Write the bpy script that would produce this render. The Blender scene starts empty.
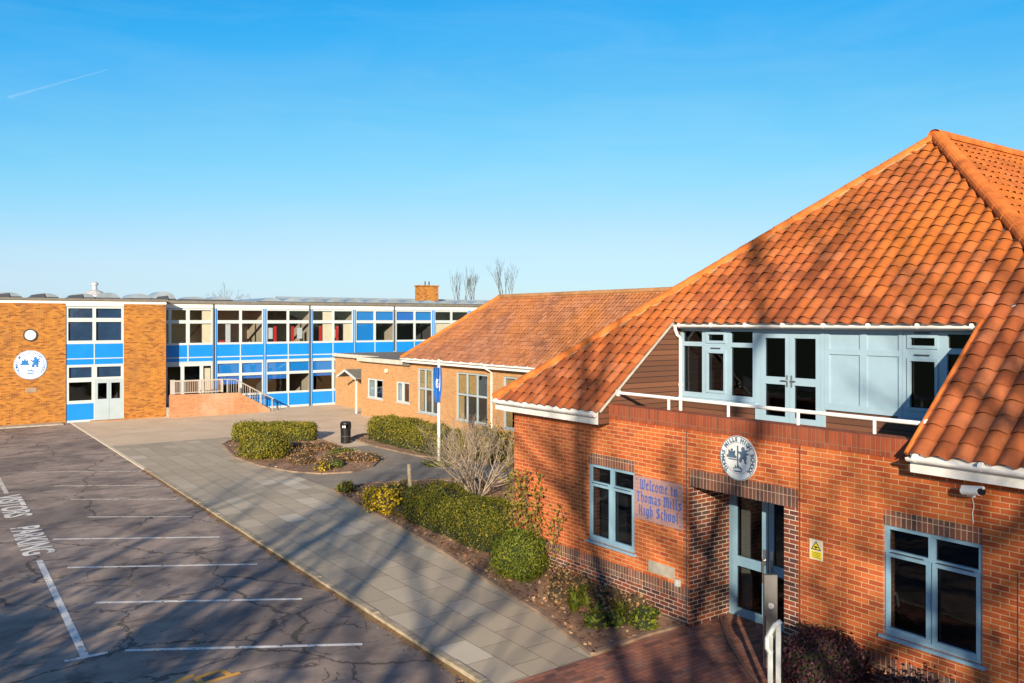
import bpy, bmesh, math, random
from mathutils import Vector, Matrix, noise as mnoise
C = bpy.context.scene
COL = C.collection
R = math.radians
PI = math.pi

# ------------------------------------------------------------------ camera, sky, sun, exposure
cam_d = bpy.data.cameras.new('camera')
cam = bpy.data.objects.new('camera', cam_d)
COL.objects.link(cam)
C.camera = cam
VIEW_AZ = math.atan(602 / 840)                 # view azimuth, clockwise from +Y
cam.location = (0, 0, 5.45)
cam.rotation_euler = (R(90), 0, -VIEW_AZ)
cam_d.sensor_width = 36
cam_d.lens = 36 * 840 / 1024
cam_d.shift_y = -(341.5 - 321) / 1024
cam_d.clip_start = 0.1
cam_d.clip_end = 6000

SUN_EL = R(16.5)
SUN_H = Vector((-0.673, -0.74, 0)).normalized()  # horizontal direction towards the sun
sun_vec = SUN_H * math.cos(SUN_EL) + Vector((0, 0, math.sin(SUN_EL)))
world = bpy.data.worlds.new('World')
C.world = world
world.use_nodes = True
wt = world.node_tree
bg = wt.nodes['Background']
sky = wt.nodes.new('ShaderNodeTexSky')
sky.sky_type = 'NISHITA'
sky.sun_disc = False
sky.sun_elevation = SUN_EL
sky.sun_rotation = math.atan2(SUN_H.x, SUN_H.y)
sky.altitude = 0
sky.air_density = 1.0
sky.dust_density = 0.4
sky.ozone_density = 4.0
# grade of the sky colour: clear winter azure instead of a yellowish horizon
SKY_S = 0.14
m0 = wt.nodes.new('ShaderNodeVectorMath'); m0.operation = 'SCALE'; m0.inputs['Scale'].default_value = SKY_S
cv = wt.nodes.new('ShaderNodeRGBCurve')
for ci, pts in enumerate(([(0, 0.0274), (0.12, 0.0274), (0.176, 0.0201), (0.223, 0.0567), (0.306, 0.1225), (0.569, 0.3108), (0.761, 0.3519), (1, 0.4753)],
                          [(0, 0.0), (0.22, 0.1188), (0.361, 0.2303), (0.448, 0.2879), (0.589, 0.3702), (0.901, 0.4707), (1, 0.5027)],
                          [(0, 0.0), (0.45, 0.2925), (0.678, 0.5027), (0.838, 0.5301), (1, 0.5713)])):
    c_ = cv.mapping.curves[ci]
    c_.points[0].location = pts[0]; c_.points[1].location = pts[-1]
    for p_ in pts[1:-1]: c_.points.new(*p_)
cv.mapping.update()
m1 = wt.nodes.new('ShaderNodeVectorMath'); m1.operation = 'SCALE'; m1.inputs['Scale'].default_value = 1 / SKY_S
wt.links.new(sky.outputs[0], m0.inputs[0]); wt.links.new(m0.outputs[0], cv.inputs['Color'])
# faint high cirrus
tcd = wt.nodes.new('ShaderNodeTexCoord'); mpg = wt.nodes.new('ShaderNodeMapping'); mpg.inputs['Scale'].default_value = (1.6, 1.6, 9)
cn = wt.nodes.new('ShaderNodeTexNoise'); cn.inputs['Scale'].default_value = 2.2; cn.inputs['Detail'].default_value = 6; cn.inputs['Roughness'].default_value = 0.6; cn.inputs['Distortion'].default_value = 0.8
cr_ = wt.nodes.new('ShaderNodeMapRange'); cr_.inputs[1].default_value = 0.42; cr_.inputs[2].default_value = 0.8; cr_.inputs[4].default_value = 0.08
mc = wt.nodes.new('ShaderNodeMix'); mc.data_type = 'RGBA'; mc.inputs[7].default_value = (0.44, 0.53, 0.57, 1)
wt.links.new(tcd.outputs['Generated'], mpg.inputs[0]); wt.links.new(mpg.outputs[0], cn.inputs['Vector']); wt.links.new(cn.outputs[0], cr_.inputs[0])
wt.links.new(cr_.outputs[0], mc.inputs[0]); wt.links.new(cv.outputs[0], mc.inputs[6])
wt.links.new(mc.outputs[2], m1.inputs[0]); wt.links.new(m1.outputs[0], bg.inputs[0])
bg.inputs[1].default_value = SKY_S

sun_d = bpy.data.lights.new('sun', 'SUN')
sun_d.energy = 5.0
sun_d.angle = R(0.55)
sun_d.color = (1.0, 0.84, 0.62)
sun = bpy.data.objects.new('sun', sun_d)
COL.objects.link(sun)
sun.rotation_euler = (-sun_vec).to_track_quat('-Z', 'Y').to_euler()
sun.location = (-20, -30, 30)

C.view_settings.view_transform = 'Standard'
C.view_settings.look = 'None'
C.view_settings.exposure = 0.85
C.view_settings.gamma = 1
C.view_settings.use_curve_mapping = False
C.cycles.max_bounces = 6
C.cycles.transparent_max_bounces = 12
C.cycles.caustics_reflective = False
C.cycles.caustics_refractive = False

# ------------------------------------------------------------------ node helpers
class N:
    def __init__(s, name):
        s.m = bpy.data.materials.new(name)
        s.m.use_nodes = True
        s.t = s.m.node_tree
        s.b = s.t.nodes['Principled BSDF']
    def n(s, typ, **kw):
        x = s.t.nodes.new(typ)
        for k, v in kw.items():
            setattr(x, k, v)
        return x
    def put(s, sock, v):
        if isinstance(v, bpy.types.NodeSocket):
            s.t.links.new(v, sock)
        elif v is not None:
            if hasattr(sock.default_value, '__len__') and hasattr(v, '__len__') and len(v) == 3 and len(sock.default_value) == 4:
                v = (*v, 1)
            sock.default_value = v
    def math(s, op, a, b=None, c=None, clamp=False):
        x = s.n('ShaderNodeMath', operation=op, use_clamp=clamp)
        for i, v in enumerate((a, b, c)):
            if v is not None:
                s.put(x.inputs[i], v)
        return x.outputs[0]
    def mix(s, fac, a, b, typ='MIX'):
        x = s.n('ShaderNodeMix', data_type='RGBA', blend_type=typ)
        s.put(x.inputs[0], fac); s.put(x.inputs[6], a); s.put(x.inputs[7], b)
        return x.outputs[2]
    def ramp(s, fac, stops, interp='LINEAR'):
        x = s.n('ShaderNodeValToRGB')
        x.color_ramp.interpolation = interp
        e = x.color_ramp.elements
        while len(e) < len(stops):
            e.new(0.5)
        for i, (p, col) in enumerate(stops):
            e[i].position = p
            e[i].color = (*col, 1) if len(col) == 3 else col
        s.put(x.inputs[0], fac)
        return x.outputs[0]
    def uv(s):
        return s.n('ShaderNodeUVMap').outputs[0]
    def pos(s):
        return s.n('ShaderNodeNewGeometry').outputs['Position']
    def noise(s, scale, detail=4, rough=0.55, vec=None, out=0, dist=0.0):
        x = s.n('ShaderNodeTexNoise')
        x.inputs['Scale'].default_value = scale
        x.inputs['Detail'].default_value = detail
        x.inputs['Roughness'].default_value = rough
        x.inputs['Distortion'].default_value = dist
        s.put(x.inputs['Vector'], vec if vec is not None else s.pos())
        return x.outputs[out]
    def bump(s, h, strength=0.3, dist=0.01):
        x = s.n('ShaderNodeBump')
        x.inputs['Strength'].default_value = strength
        x.inputs['Distance'].default_value = dist
        s.put(x.inputs['Height'], h)
        s.t.links.new(x.outputs[0], s.b.inputs['Normal'])
    def base(s, v): s.put(s.b.inputs['Base Color'], v)
    def rough(s, v): s.put(s.b.inputs['Roughness'], v)
    def spec(s, v): s.put(s.b.inputs['Specular IOR Level'], v)

def plain(name, col, rough=0.6, var=0.12, scale=3.0, metal=0.0, spec=0.4):
    """painted or plain surface with a little mottling"""
    k = N(name)
    f = k.noise(scale, 5, 0.6)
    a = tuple(c * (1 - var) for c in col)
    b = tuple(min(1, c * (1 + var)) for c in col)
    k.base(k.ramp(f, [(0.3, a), (0.7, b)]))
    k.rough(rough)
    k.b.inputs['Metallic'].default_value = metal
    k.spec(spec)
    return k.m

def brick_mat(name, stops, mortar, bw=0.225, rh=0.075, ms=0.006, soldier=False, stain=0.35, bump=0.5, grime=(0.10, 0.07, 0.05)):
    k = N(name)
    sp = k.n('ShaderNodeSeparateXYZ'); k.put(sp.inputs[0], k.uv())
    u, z = sp.outputs[0], sp.outputs[1]
    cb = k.n('ShaderNodeCombineXYZ')
    if soldier:
        u, z = z, u
    k.put(cb.inputs[0], u); k.put(cb.inputs[1], z)
    row = k.math('FLOOR', k.math('DIVIDE', z, rh))
    par = k.math('FLOORED_MODULO', row, 2.0)
    off = k.math('MULTIPLY', k.math('SUBTRACT', 1.0, par), 0.0 if soldier else 0.5 * bw)
    bid = k.math('FLOOR', k.math('DIVIDE', k.math('ADD', u, off), bw))
    idv = k.n('ShaderNodeCombineXYZ'); k.put(idv.inputs[0], bid); k.put(idv.inputs[1], row)
    wn = k.n('ShaderNodeTexWhiteNoise', noise_dimensions='2D'); k.put(wn.inputs['Vector'], idv.outputs[0])
    bt = k.n('ShaderNodeTexBrick', offset=0.0 if soldier else 0.5, offset_frequency=2, squash=1.0)
    k.put(bt.inputs['Vector'], cb.outputs[0])
    bt.inputs['Scale'].default_value = 1
    bt.inputs['Mortar Size'].default_value = ms
    bt.inputs['Mortar Smooth'].default_value = 0.3
    bt.inputs['Brick Width'].default_value = bw
    bt.inputs['Row Height'].default_value = rh
    bt.inputs['Bias'].default_value = 0
    col = k.ramp(wn.outputs[0], stops)
    g = k.noise(14, 5, 0.65)
    col = k.mix(k.math('MULTIPLY', g, 0.30), col, tuple(c * 0.45 for c in stops[0][1]))
    mo = k.mix(k.noise(3.0, 3), tuple(c * 0.75 for c in mortar), mortar)
    c2 = k.mix(bt.outputs['Fac'], col, mo)
    mps = k.n('ShaderNodeMapping'); mps.inputs['Scale'].default_value = (2.6, 0.22, 1); k.put(mps.inputs[0], k.uv())
    sk = k.ramp(k.noise(1.0, 5, 0.7, mps.outputs[0]), [(0.5, (0, 0, 0)), (0.8, (1, 1, 1))])
    c2 = k.mix(k.math('MULTIPLY', sk, stain * 1.1), c2, tuple(c * 0.8 + 0.02 for c in grime))
    st = k.math('MULTIPLY', k.ramp(k.noise(0.55, 5, 0.6), [(0.48, (0, 0, 0)), (0.75, (1, 1, 1))]), stain)
    k.base(k.mix(st, c2, grime))
    k.rough(0.85)
    k.spec(0.2)
    h = k.math('ADD', k.math('MULTIPLY', bt.outputs['Fac'], -1.0), k.math('MULTIPLY', g, 0.3))
    k.bump(h, bump, 0.008)
    return k.m

def tile_mat(name, stops, lichen, tw, th, stain=0.5, zc=6.3):
    k = N(name)
    uvn = k.uv()
    fl = k.n('ShaderNodeVectorMath', operation='FLOOR'); k.put(fl.inputs[0], uvn)
    wn = k.n('ShaderNodeTexWhiteNoise', noise_dimensions='2D'); k.put(wn.inputs['Vector'], fl.outputs[0])
    col = k.ramp(wn.outputs[0], stops)
    big = k.noise(0.35, 5, 0.6)
    hz = k.n('ShaderNodeSeparateXYZ'); k.put(hz.inputs[0], k.pos())      # lichen is thicker on the high, open part of the roof
    big = k.math('ADD', big, k.math('MULTIPLY', k.math('SUBTRACT', hz.outputs[2], zc), 0.05))
    li = k.ramp(big, [(0.40, (0, 0, 0)), (0.68, (1, 1, 1))])
    col = k.mix(k.math('MULTIPLY', li, 0.65), col, lichen)
    dk = k.ramp(k.noise(0.8, 6, 0.65, dist=0.4), [(0.50, (0, 0, 0)), (0.72, (1, 1, 1))])
    col = k.mix(k.math('MULTIPLY', dk, stain), col, (0.10, 0.035, 0.02))
    fine = k.noise(22, 5, 0.7)
    col = k.mix(k.math('MULTIPLY', fine, 0.45), col, tuple(c * 0.45 for c in stops[1][1]))
    sp_ = k.ramp(k.noise(7.5, 6, 0.75), [(0.60, (0, 0, 0)), (0.70, (1, 1, 1))])
    col = k.mix(k.math('MULTIPLY', sp_, 0.35), col, (0.30, 0.21, 0.10))           # pale lichen spots
    ms_ = k.ramp(k.noise(3.1, 6, 0.75, dist=0.5), [(0.62, (0, 0, 0)), (0.70, (1, 1, 1))])
    col = k.mix(k.math('MULTIPLY', ms_, 0.45), col, (0.075, 0.05, 0.02))          # moss and soot
    k.base(col)
    k.rough(0.8); k.spec(0.25)
    k.bump(fine, 0.25, 0.01)
    return k.m

def leaf_mat(name, stops, rough=0.55, trans=0.25):
    k = N(name)
    g = k.n('ShaderNodeNewGeometry')
    col = k.ramp(g.outputs['Random Per Island'], stops)
    k.base(col); k.rough(rough); k.spec(0.3)
    if trans:
        tr = k.n('ShaderNodeBsdfTranslucent'); k.put(tr.inputs[0], col)
        mx = k.n('ShaderNodeMixShader'); mx.inputs[0].default_value = trans
        out = k.t.nodes['Material Output']
        k.t.links.new(k.b.outputs[0], mx.inputs[1]); k.t.links.new(tr.outputs[0], mx.inputs[2])
        k.t.links.new(mx.outputs[0], out.inputs[0])
    return k.m

def glass_mat(name, tint, refl=1.0):
    k = N(name)
    t = k.t
    tr = k.n('ShaderNodeBsdfTransparent'); k.put(tr.inputs[0], tint)
    gl = k.n('ShaderNodeBsdfGlossy'); gl.inputs['Roughness'].default_value = 0.015
    gl.inputs[0].default_value = (0.9, 0.95, 1, 1)
    fr = k.n('ShaderNodeFresnel'); k.put(fr.inputs[0], k.math('MULTIPLY_ADD', k.n('ShaderNodeNewGeometry').outputs['Backfacing'], 1 / 1.5 - 1.5, 1.5))   # same index seen from either side
    nz = k.n('ShaderNodeBump'); nz.inputs['Strength'].default_value = 0.06; nz.inputs['Distance'].default_value = 0.05
    k.put(nz.inputs['Height'], k.noise(1.7, 2))
    t.links.new(nz.outputs[0], gl.inputs['Normal'])
    mx = k.n('ShaderNodeMixShader')
    k.put(mx.inputs[0], k.math('MULTIPLY', fr.outputs[0], refl, clamp=True))
    t.links.new(tr.outputs[0], mx.inputs[1]); t.links.new(gl.outputs[0], mx.inputs[2])
    t.links.new(mx.outputs[0], t.nodes['Material Output'].inputs[0])
    t.nodes.remove(k.b)
    return k.m

M = {}
M['brick'] = brick_mat('facade_brick', [(0.0, (0.35, 0.068, 0.024)), (0.35, (0.51, 0.112, 0.03)), (0.75, (0.58, 0.152, 0.038)), (1.0, (0.43, 0.078, 0.025))], (0.62, 0.41, 0.22), ms=0.0065, stain=0.25)
M['brick_multi'] = brick_mat('multi_brick', [(0.0, (0.07, 0.035, 0.04)), (0.35, (0.20, 0.055, 0.04)), (0.6, (0.36, 0.085, 0.035)), (0.8, (0.16, 0.07, 0.055)), (1.0, (0.10, 0.06, 0.06))], (0.64, 0.52, 0.40), ms=0.0085, stain=0.1)
M['soldier'] = brick_mat('soldier_brick', [(0.0, (0.08, 0.05, 0.045)), (0.4, (0.22, 0.085, 0.055)), (0.7, (0.13, 0.075, 0.065)), (0.9, (0.20, 0.12, 0.09)), (1.0, (0.42, 0.09, 0.04))], (0.52, 0.38, 0.27), bw=0.27, rh=0.075, soldier=True, stain=0.1)
M['soldier_red'] = brick_mat('coping_brick', [(0.0, (0.22, 0.055, 0.03)), (0.5, (0.36, 0.085, 0.035)), (1.0, (0.28, 0.06, 0.03))], (0.28, 0.15, 0.09), bw=0.3, rh=0.075, soldier=True, stain=0.3)
M['brick_yellow'] = brick_mat('yellow_brick', [(0.0, (0.20, 0.06, 0.014)), (0.3, (0.40, 0.145, 0.022)), (0.7, (0.52, 0.215, 0.032)), (1.0, (0.33, 0.11, 0.018))], (0.42, 0.27, 0.11), stain=0.25)
M['brick_buff'] = brick_mat('buff_brick', [(0.0, (0.44, 0.21, 0.08)), (0.5, (0.54, 0.30, 0.125)), (1.0, (0.47, 0.24, 0.10))], (0.56, 0.42, 0.27), stain=0.12)
M['brick_pink'] = brick_mat('pale_brick', [(0.0, (0.38, 0.15, 0.065)), (0.5, (0.48, 0.22, 0.10)), (1.0, (0.42, 0.18, 0.08))], (0.48, 0.35, 0.22), stain=0.45, grime=(0.52, 0.42, 0.32))
TW, TH = 0.275, 0.285
M['tile'] = tile_mat('pantile', [(0.0, (0.27, 0.070, 0.028)), (0.3, (0.37, 0.098, 0.032)), (0.6, (0.46, 0.130, 0.040)), (0.88, (0.48, 0.16, 0.07)), (1.0, (0.32, 0.085, 0.03))], (0.60, 0.175, 0.018), TW, TH, stain=0.6, zc=6.6)
M['tile_old'] = tile_mat('weathered_tile', [(0.0, (0.24, 0.10, 0.055)), (0.4, (0.40, 0.165, 0.085)), (0.7, (0.48, 0.22, 0.12)), (1.0, (0.30, 0.13, 0.08))], (0.62, 0.20, 0.022), TW, TH, stain=0.5, zc=5.9)
M['tile_under_shade'] = plain('tile_underside_shade', (0.17, 0.055, 0.025), 0.9, 0.3)  # tile undersides and ends, darkened to paint in the shade of the hollows
M['hip'] = plain('hip_tile', (0.52, 0.14, 0.025), 0.85, 0.35, 3.5)
M['white'] = plain('white_paint', (0.78, 0.77, 0.74), 0.45, 0.05)
M['upvc'] = plain('white_plastic', (0.80, 0.79, 0.77), 0.35, 0.03)
M['frame_blue'] = plain('blue_grey_frame', (0.20, 0.34, 0.45), 0.4, 0.06)
M['frame_light'] = plain('pale_blue_frame', (0.29, 0.42, 0.52), 0.4, 0.05)
M['frame_pale'] = plain('off_white_frame', (0.46, 0.52, 0.54), 0.45, 0.05)
M['frame_grey'] = plain('grey_frame', (0.34, 0.42, 0.47), 0.45, 0.05)
M['panel_blue'] = plain('blue_panel', (0.008, 0.205, 0.62), 0.35, 0.06, 1.0)
M['panel_deep'] = plain('deep_blue_panel', (0.01, 0.14, 0.55), 0.35, 0.06, 1.0)
M['timber'] = None
M['glass'] = glass_mat('window_glass', (0.86, 0.88, 0.90), 1.9)
M['glass_dark'] = glass_mat('dark_window_glass', (0.30, 0.33, 0.38), 1.1)
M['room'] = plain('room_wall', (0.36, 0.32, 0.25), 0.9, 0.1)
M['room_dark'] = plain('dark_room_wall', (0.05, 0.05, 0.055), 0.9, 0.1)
M['navy'] = plain('navy_reflection', (0.012, 0.05, 0.12), 0.7, 0.3, 1.5)  # navy sheets behind the panes paint in their deep blue reflection
M['cream'] = plain('cream_blind', (0.66, 0.60, 0.44), 0.8, 0.06)
M['curtain'] = plain('ochre_curtain', (0.34, 0.25, 0.10), 0.8, 0.2, 5)
M['felt'] = plain('roof_felt', (0.16, 0.15, 0.13), 0.9, 0.2)
M['roof_metal'] = plain('roof_sheet', (0.22, 0.27, 0.32), 0.35, 0.25, 0.7)
M['steel'] = plain('brushed_steel', (0.55, 0.55, 0.54), 0.3, 0.08, metal=0.9)
M['galv'] = plain('galvanised_steel', (0.50, 0.52, 0.52), 0.5, 0.2, 6, metal=0.3)
M['black'] = plain('black_plastic', (0.014, 0.014, 0.016), 0.35, 0.2)
M['dark'] = plain('dark_grey', (0.05, 0.055, 0.065), 0.5, 0.1)
M['concrete'] = plain('concrete', (0.36, 0.33, 0.28), 0.9, 0.25, 4)
M['seal'] = plain('seal_white', (0.74, 0.77, 0.78), 0.5, 0.04)
M['seal_ink'] = plain('seal_blue_ink', (0.05, 0.14, 0.34), 0.5, 0.1)
M['seal_blue'] = plain('seal_bright_blue', (0.02, 0.17, 0.50), 0.5, 0.1)
M['letter_blue'] = plain('lettering_blue', (0.015, 0.085, 0.38), 0.4, 0.05)
M['yellow'] = plain('sign_yellow', (0.78, 0.62, 0.02), 0.4, 0.04)
M['red'] = plain('red_paint', (0.45, 0.02, 0.02), 0.5, 0.1)
M['flag'] = plain('flag_blue', (0.02, 0.14, 0.50), 0.7, 0.1)
M['bark_dark'] = plain('dark_bark', (0.09, 0.07, 0.055), 0.9, 0.3, 8)
M['bark_pale'] = plain('pale_twig', (0.32, 0.255, 0.19), 0.85, 0.25, 8)
M['post_wood'] = plain('weathered_post_wood', (0.40, 0.33, 0.22), 0.85, 0.25, 12)

def timber():
    k = N('brown_boarding')
    sp = k.n('ShaderNodeSeparateXYZ'); k.put(sp.inputs[0], k.pos())
    z = k.math('DIVIDE', sp.outputs[2], 0.11)
    fr = k.math('FRACT', z)
    gap = k.math('LESS_THAN', fr, 0.12)
    wn = k.n('ShaderNodeTexWhiteNoise', noise_dimensions='1D'); k.put(wn.inputs['W'], k.math('FLOOR', z))
    col = k.ramp(wn.outputs[0], [(0, (0.10, 0.042, 0.024)), (1, (0.17, 0.07, 0.036))])
    k.base(k.mix(gap, col, (0.02, 0.01, 0.008)))
    k.rough(0.7)
    k.bump(k.math('SUBTRACT', 1.0, gap), 0.5, 0.012)
    return k.m
M['timber'] = timber()

def asphalt():
    k = N('asphalt')
    p = k.pos()
    fine = k.noise(60, 4, 0.7)
    mid = k.noise(1.3, 6, 0.65)
    big = k.noise(0.22, 5, 0.6, dist=0.6)
    col = k.ramp(mid, [(0.3, (0.26, 0.20, 0.17)), (0.52, (0.40, 0.315, 0.262)), (0.75, (0.50, 0.395, 0.325))])
    col = k.mix(k.math('MULTIPLY', k.ramp(big, [(0.46, (0, 0, 0)), (0.56, (1, 1, 1))]), 0.5), col, (0.085, 0.078, 0.08))
    # stretched streaks and damp marks
    mp = k.n('ShaderNodeMapping'); mp.inputs['Scale'].default_value = (0.5, 1.6, 1); mp.inputs['Rotation'].default_value = (0, 0, 0.5); k.put(mp.inputs[0], p)
    st = k.ramp(k.noise(0.9, 6, 0.7, mp.outputs[0], dist=1.2), [(0.55, (0, 0, 0)), (0.63, (1, 1, 1))])
    col = k.mix(k.math('MULTIPLY', st, 0.55), col, (0.06, 0.055, 0.06))
    # cracks
    wob = k.n('ShaderNodeVectorMath', operation='MULTIPLY_ADD')
    nz = k.noise(0.9, 5, 0.65, out=1)
    k.put(wob.inputs[0], nz); wob.inputs[1].default_value = (1.1, 1.1, 0); k.put(wob.inputs[2], p)
    fl = k.n('ShaderNodeVectorMath', operation='MULTIPLY'); k.put(fl.inputs[0], wob.outputs[0]); fl.inputs[1].default_value = (1, 1, 0)
    cr = None
    for sc, wd, thr in ((0.33, 0.009, 0.34), (0.95, 0.010, 0.55)):
        v = k.n('ShaderNodeTexVoronoi', feature='DISTANCE_TO_EDGE'); v.inputs['Scale'].default_value = sc
        k.put(v.inputs['Vector'], fl.outputs[0])
        line = k.math('LESS_THAN', v.outputs['Distance'], k.math('MULTIPLY', k.noise(2.2, 3), wd * 2))
        msk = k.math('GREATER_THAN', k.noise(0.28, 2), thr)
        q = k.math('MULTIPLY', line, msk)
        cr = q if cr is None else k.math('MAXIMUM', cr, q)
    col = k.mix(k.math('MULTIPLY', cr, 0.6), col, (0.014, 0.013, 0.014))
    col = k.mix(k.math('MULTIPLY', fine, 0.35), col, (0.05, 0.045, 0.042))
    k.base(col)
    k.rough(0.88); k.spec(0.25)
    k.bump(k.math('SUBTRACT', fine, k.math('MULTIPLY', cr, 2.0)), 0.35, 0.01)
    return k.m
M['asphalt'] = asphalt()

def tarmac(name, a, b):
    k = N(name)
    f = k.noise(45, 4, 0.7)
    m = k.noise(0.7, 6, 0.65)
    col = k.ramp(m, [(0.3, a), (0.7, b)])
    col = k.mix(k.math('MULTIPLY', f, 0.3), col, tuple(c * 0.5 for c in a))
    k.base(col); k.rough(0.9); k.spec(0.2)
    k.bump(f, 0.3, 0.008)
    return k.m
M['tarmac'] = tarmac('path_tarmac', (0.24, 0.205, 0.165), (0.36, 0.31, 0.25))
M['forecourt'] = tarmac('forecourt_paving', (0.56, 0.435, 0.31), (0.74, 0.59, 0.43))
M['earth'] = tarmac('bed_soil', (0.20, 0.12, 0.075), (0.46, 0.29, 0.185))
M['lawn_soil'] = tarmac('grass_ground', (0.05, 0.07, 0.02), (0.09, 0.10, 0.04))

def slabs(name, bw, rh, stops, mortar, ms, alongy=True, bump=0.4):
    k = N(name)
    sp = k.n('ShaderNodeSeparateXYZ'); k.put(sp.inputs[0], k.pos())
    a, b = (sp.outputs[1], sp.outputs[0]) if alongy else (sp.outputs[0], sp.outputs[1])
    b = k.math('SUBTRACT', b, 7.13 if alongy else 0.0)
    row = k.math('FLOOR', k.math('DIVIDE', b, rh))
    par = k.math('FLOORED_MODULO', row, 2.0)
    off = k.math('MULTIPLY', k.math('SUBTRACT', 1.0, par), 0.5 * bw)
    bid = k.math('FLOOR', k.math('DIVIDE', k.math('ADD', a, off), bw))
    idv = k.n('ShaderNodeCombineXYZ'); k.put(idv.inputs[0], bid); k.put(idv.inputs[1], row)
    wn = k.n('ShaderNodeTexWhiteNoise', noise_dimensions='2D'); k.put(wn.inputs['Vector'], idv.outputs[0])
    cb = k.n('ShaderNodeCombineXYZ'); k.put(cb.inputs[0], a); k.put(cb.inputs[1], b)
    bt = k.n('ShaderNodeTexBrick', offset=0.5, offset_frequency=2)
    k.put(bt.inputs['Vector'], cb.outputs[0])
    bt.inputs['Scale'].default_value = 1
    bt.inputs['Mortar Size'].default_value = ms
    bt.inputs['Mortar Smooth'].default_value = 0.4
    bt.inputs['Brick Width'].default_value = bw
    bt.inputs['Row Height'].default_value = rh
    col = k.ramp(wn.outputs[0], stops)
    g = k.noise(1.1, 6, 0.65)
    f = k.noise(40, 4, 0.7)
    col = k.mix(k.math('MULTIPLY', g, 0.45), col, tuple(c * 0.5 for c in stops[1][1]))
    col = k.mix(k.math('MULTIPLY', f, 0.25), col, tuple(c * 0.5 for c in stops[0][1]))
    k.base(k.mix(k.math('MULTIPLY', bt.outputs['Fac'], 0.85), col, mortar))
    k.rough(0.88); k.spec(0.25)
    k.bump(k.math('SUBTRACT', k.math('MULTIPLY', f, 0.3), bt.outputs['Fac']), bump, 0.01)
    return k.m
M['slabs'] = slabs('paving_slabs', 0.9, 0.6, [(0.0, (0.42, 0.355, 0.265)), (0.5, (0.50, 0.425, 0.32)), (0.88, (0.54, 0.465, 0.355)), (0.95, (0.58, 0.51, 0.40)), (1.0, (0.68, 0.61, 0.49))], (0.13, 0.11, 0.085), 0.009)
M['pavers'] = slabs('brick_pavers', 0.21, 0.105, [(0.0, (0.17, 0.09, 0.075)), (0.4, (0.40, 0.165, 0.11)), (0.7, (0.48, 0.20, 0.125)), (1.0, (0.28, 0.17, 0.14))], (0.10, 0.07, 0.05), 0.006, False)

def paint(name, colr, wear):
    k = N(name)
    w = k.ramp(k.noise(9, 5, 0.7), [(wear, (0, 0, 0)), (wear + 0.1, (1, 1, 1))])
    k.base(k.mix(w, colr, (0.10, 0.09, 0.085)))
    k.rough(0.7)
    return k.m
M['line'] = paint('road_paint', (0.74, 0.72, 0.68), 0.56)
M['line_old'] = paint('worn_road_paint', (0.60, 0.55, 0.47), 0.53)
M['line_yellow'] = paint('worn_yellow_paint', (0.68, 0.34, 0.06), 0.60)

M['leaf_hedge'] = leaf_mat('hedge_leaf', [(0, (0.035, 0.05, 0.006)), (0.45, (0.105, 0.12, 0.009)), (0.82, (0.20, 0.19, 0.014)), (0.95, (0.28, 0.22, 0.03)), (1, (0.26, 0.14, 0.045))])
M['leaf_hedge_warm'] = leaf_mat('warm_hedge_leaf', [(0, (0.06, 0.07, 0.008)), (0.5, (0.18, 0.185, 0.015)), (0.85, (0.30, 0.26, 0.025)), (1, (0.34, 0.20, 0.04))])
M['leaf_green'] = leaf_mat('green_leaf', [(0, (0.04, 0.065, 0.008)), (0.5, (0.115, 0.16, 0.013)), (0.9, (0.22, 0.24, 0.022)), (1, (0.30, 0.25, 0.04))])
M['leaf_yellow'] = leaf_mat('yellow_leaf', [(0, (0.12, 0.13, 0.01)), (0.4, (0.42, 0.30, 0.01)), (1, (0.66, 0.45, 0.015))])
M['leaf_purple'] = leaf_mat('purple_leaf', [(0, (0.012, 0.006, 0.012)), (0.6, (0.04, 0.014, 0.024)), (1, (0.10, 0.035, 0.04))])
M['leaf_russet'] = leaf_mat('russet_leaf', [(0, (0.12, 0.065, 0.03)), (0.5, (0.30, 0.17, 0.07)), (1, (0.42, 0.29, 0.14))])
M['leaf_climber'] = leaf_mat('climber_leaf', [(0, (0.05, 0.06, 0.012)), (0.5, (0.17, 0.15, 0.025)), (1, (0.30, 0.20, 0.04))])
M['leaf_dead'] = leaf_mat('dead_leaf', [(0, (0.08, 0.04, 0.02)), (0.5, (0.26, 0.13, 0.07)), (0.9, (0.42, 0.27, 0.16)), (1, (0.58, 0.42, 0.28))], trans=0)
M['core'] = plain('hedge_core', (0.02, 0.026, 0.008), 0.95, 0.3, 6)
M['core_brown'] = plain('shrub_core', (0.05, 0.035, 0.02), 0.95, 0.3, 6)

# ------------------------------------------------------------------ mesh helpers
ORG = {}
def org(o):
    return ORG.get(o.name, Vector((0, 0, 0))) if o else Vector((0, 0, 0))

def tag(o, label=None, cat=None, group=None, kind=None):
    if label: o['label'] = label
    if cat: o['category'] = cat
    if group: o['group'] = group
    if kind: o['kind'] = kind
    return o

def thing(name, label, cat, loc=(0, 0, 0), group=None):
    o = bpy.data.objects.new(name, None)
    o.empty_display_size = 0.3
    COL.objects.link(o)
    o.location = loc
    ORG[o.name] = Vector(loc)
    return tag(o, label, cat, group)

class F:
    """a wall frame: u runs to the right seen from outside, n outward"""
    def __init__(s, o, u, n):
        s.o, s.u, s.n = Vector(o), Vector(u), Vector(n)
    def __call__(s, u, z, n=0.0):
        return s.o + s.u * u + s.n * n + Vector((0, 0, z))
def FX(x): return F((x, 0, 0), (0, -1, 0), (-1, 0, 0))     # faces -X, u = -y
def FY(y): return F((0, y, 0), (1, 0, 0), (0, -1, 0))      # faces -Y, u = x

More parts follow.
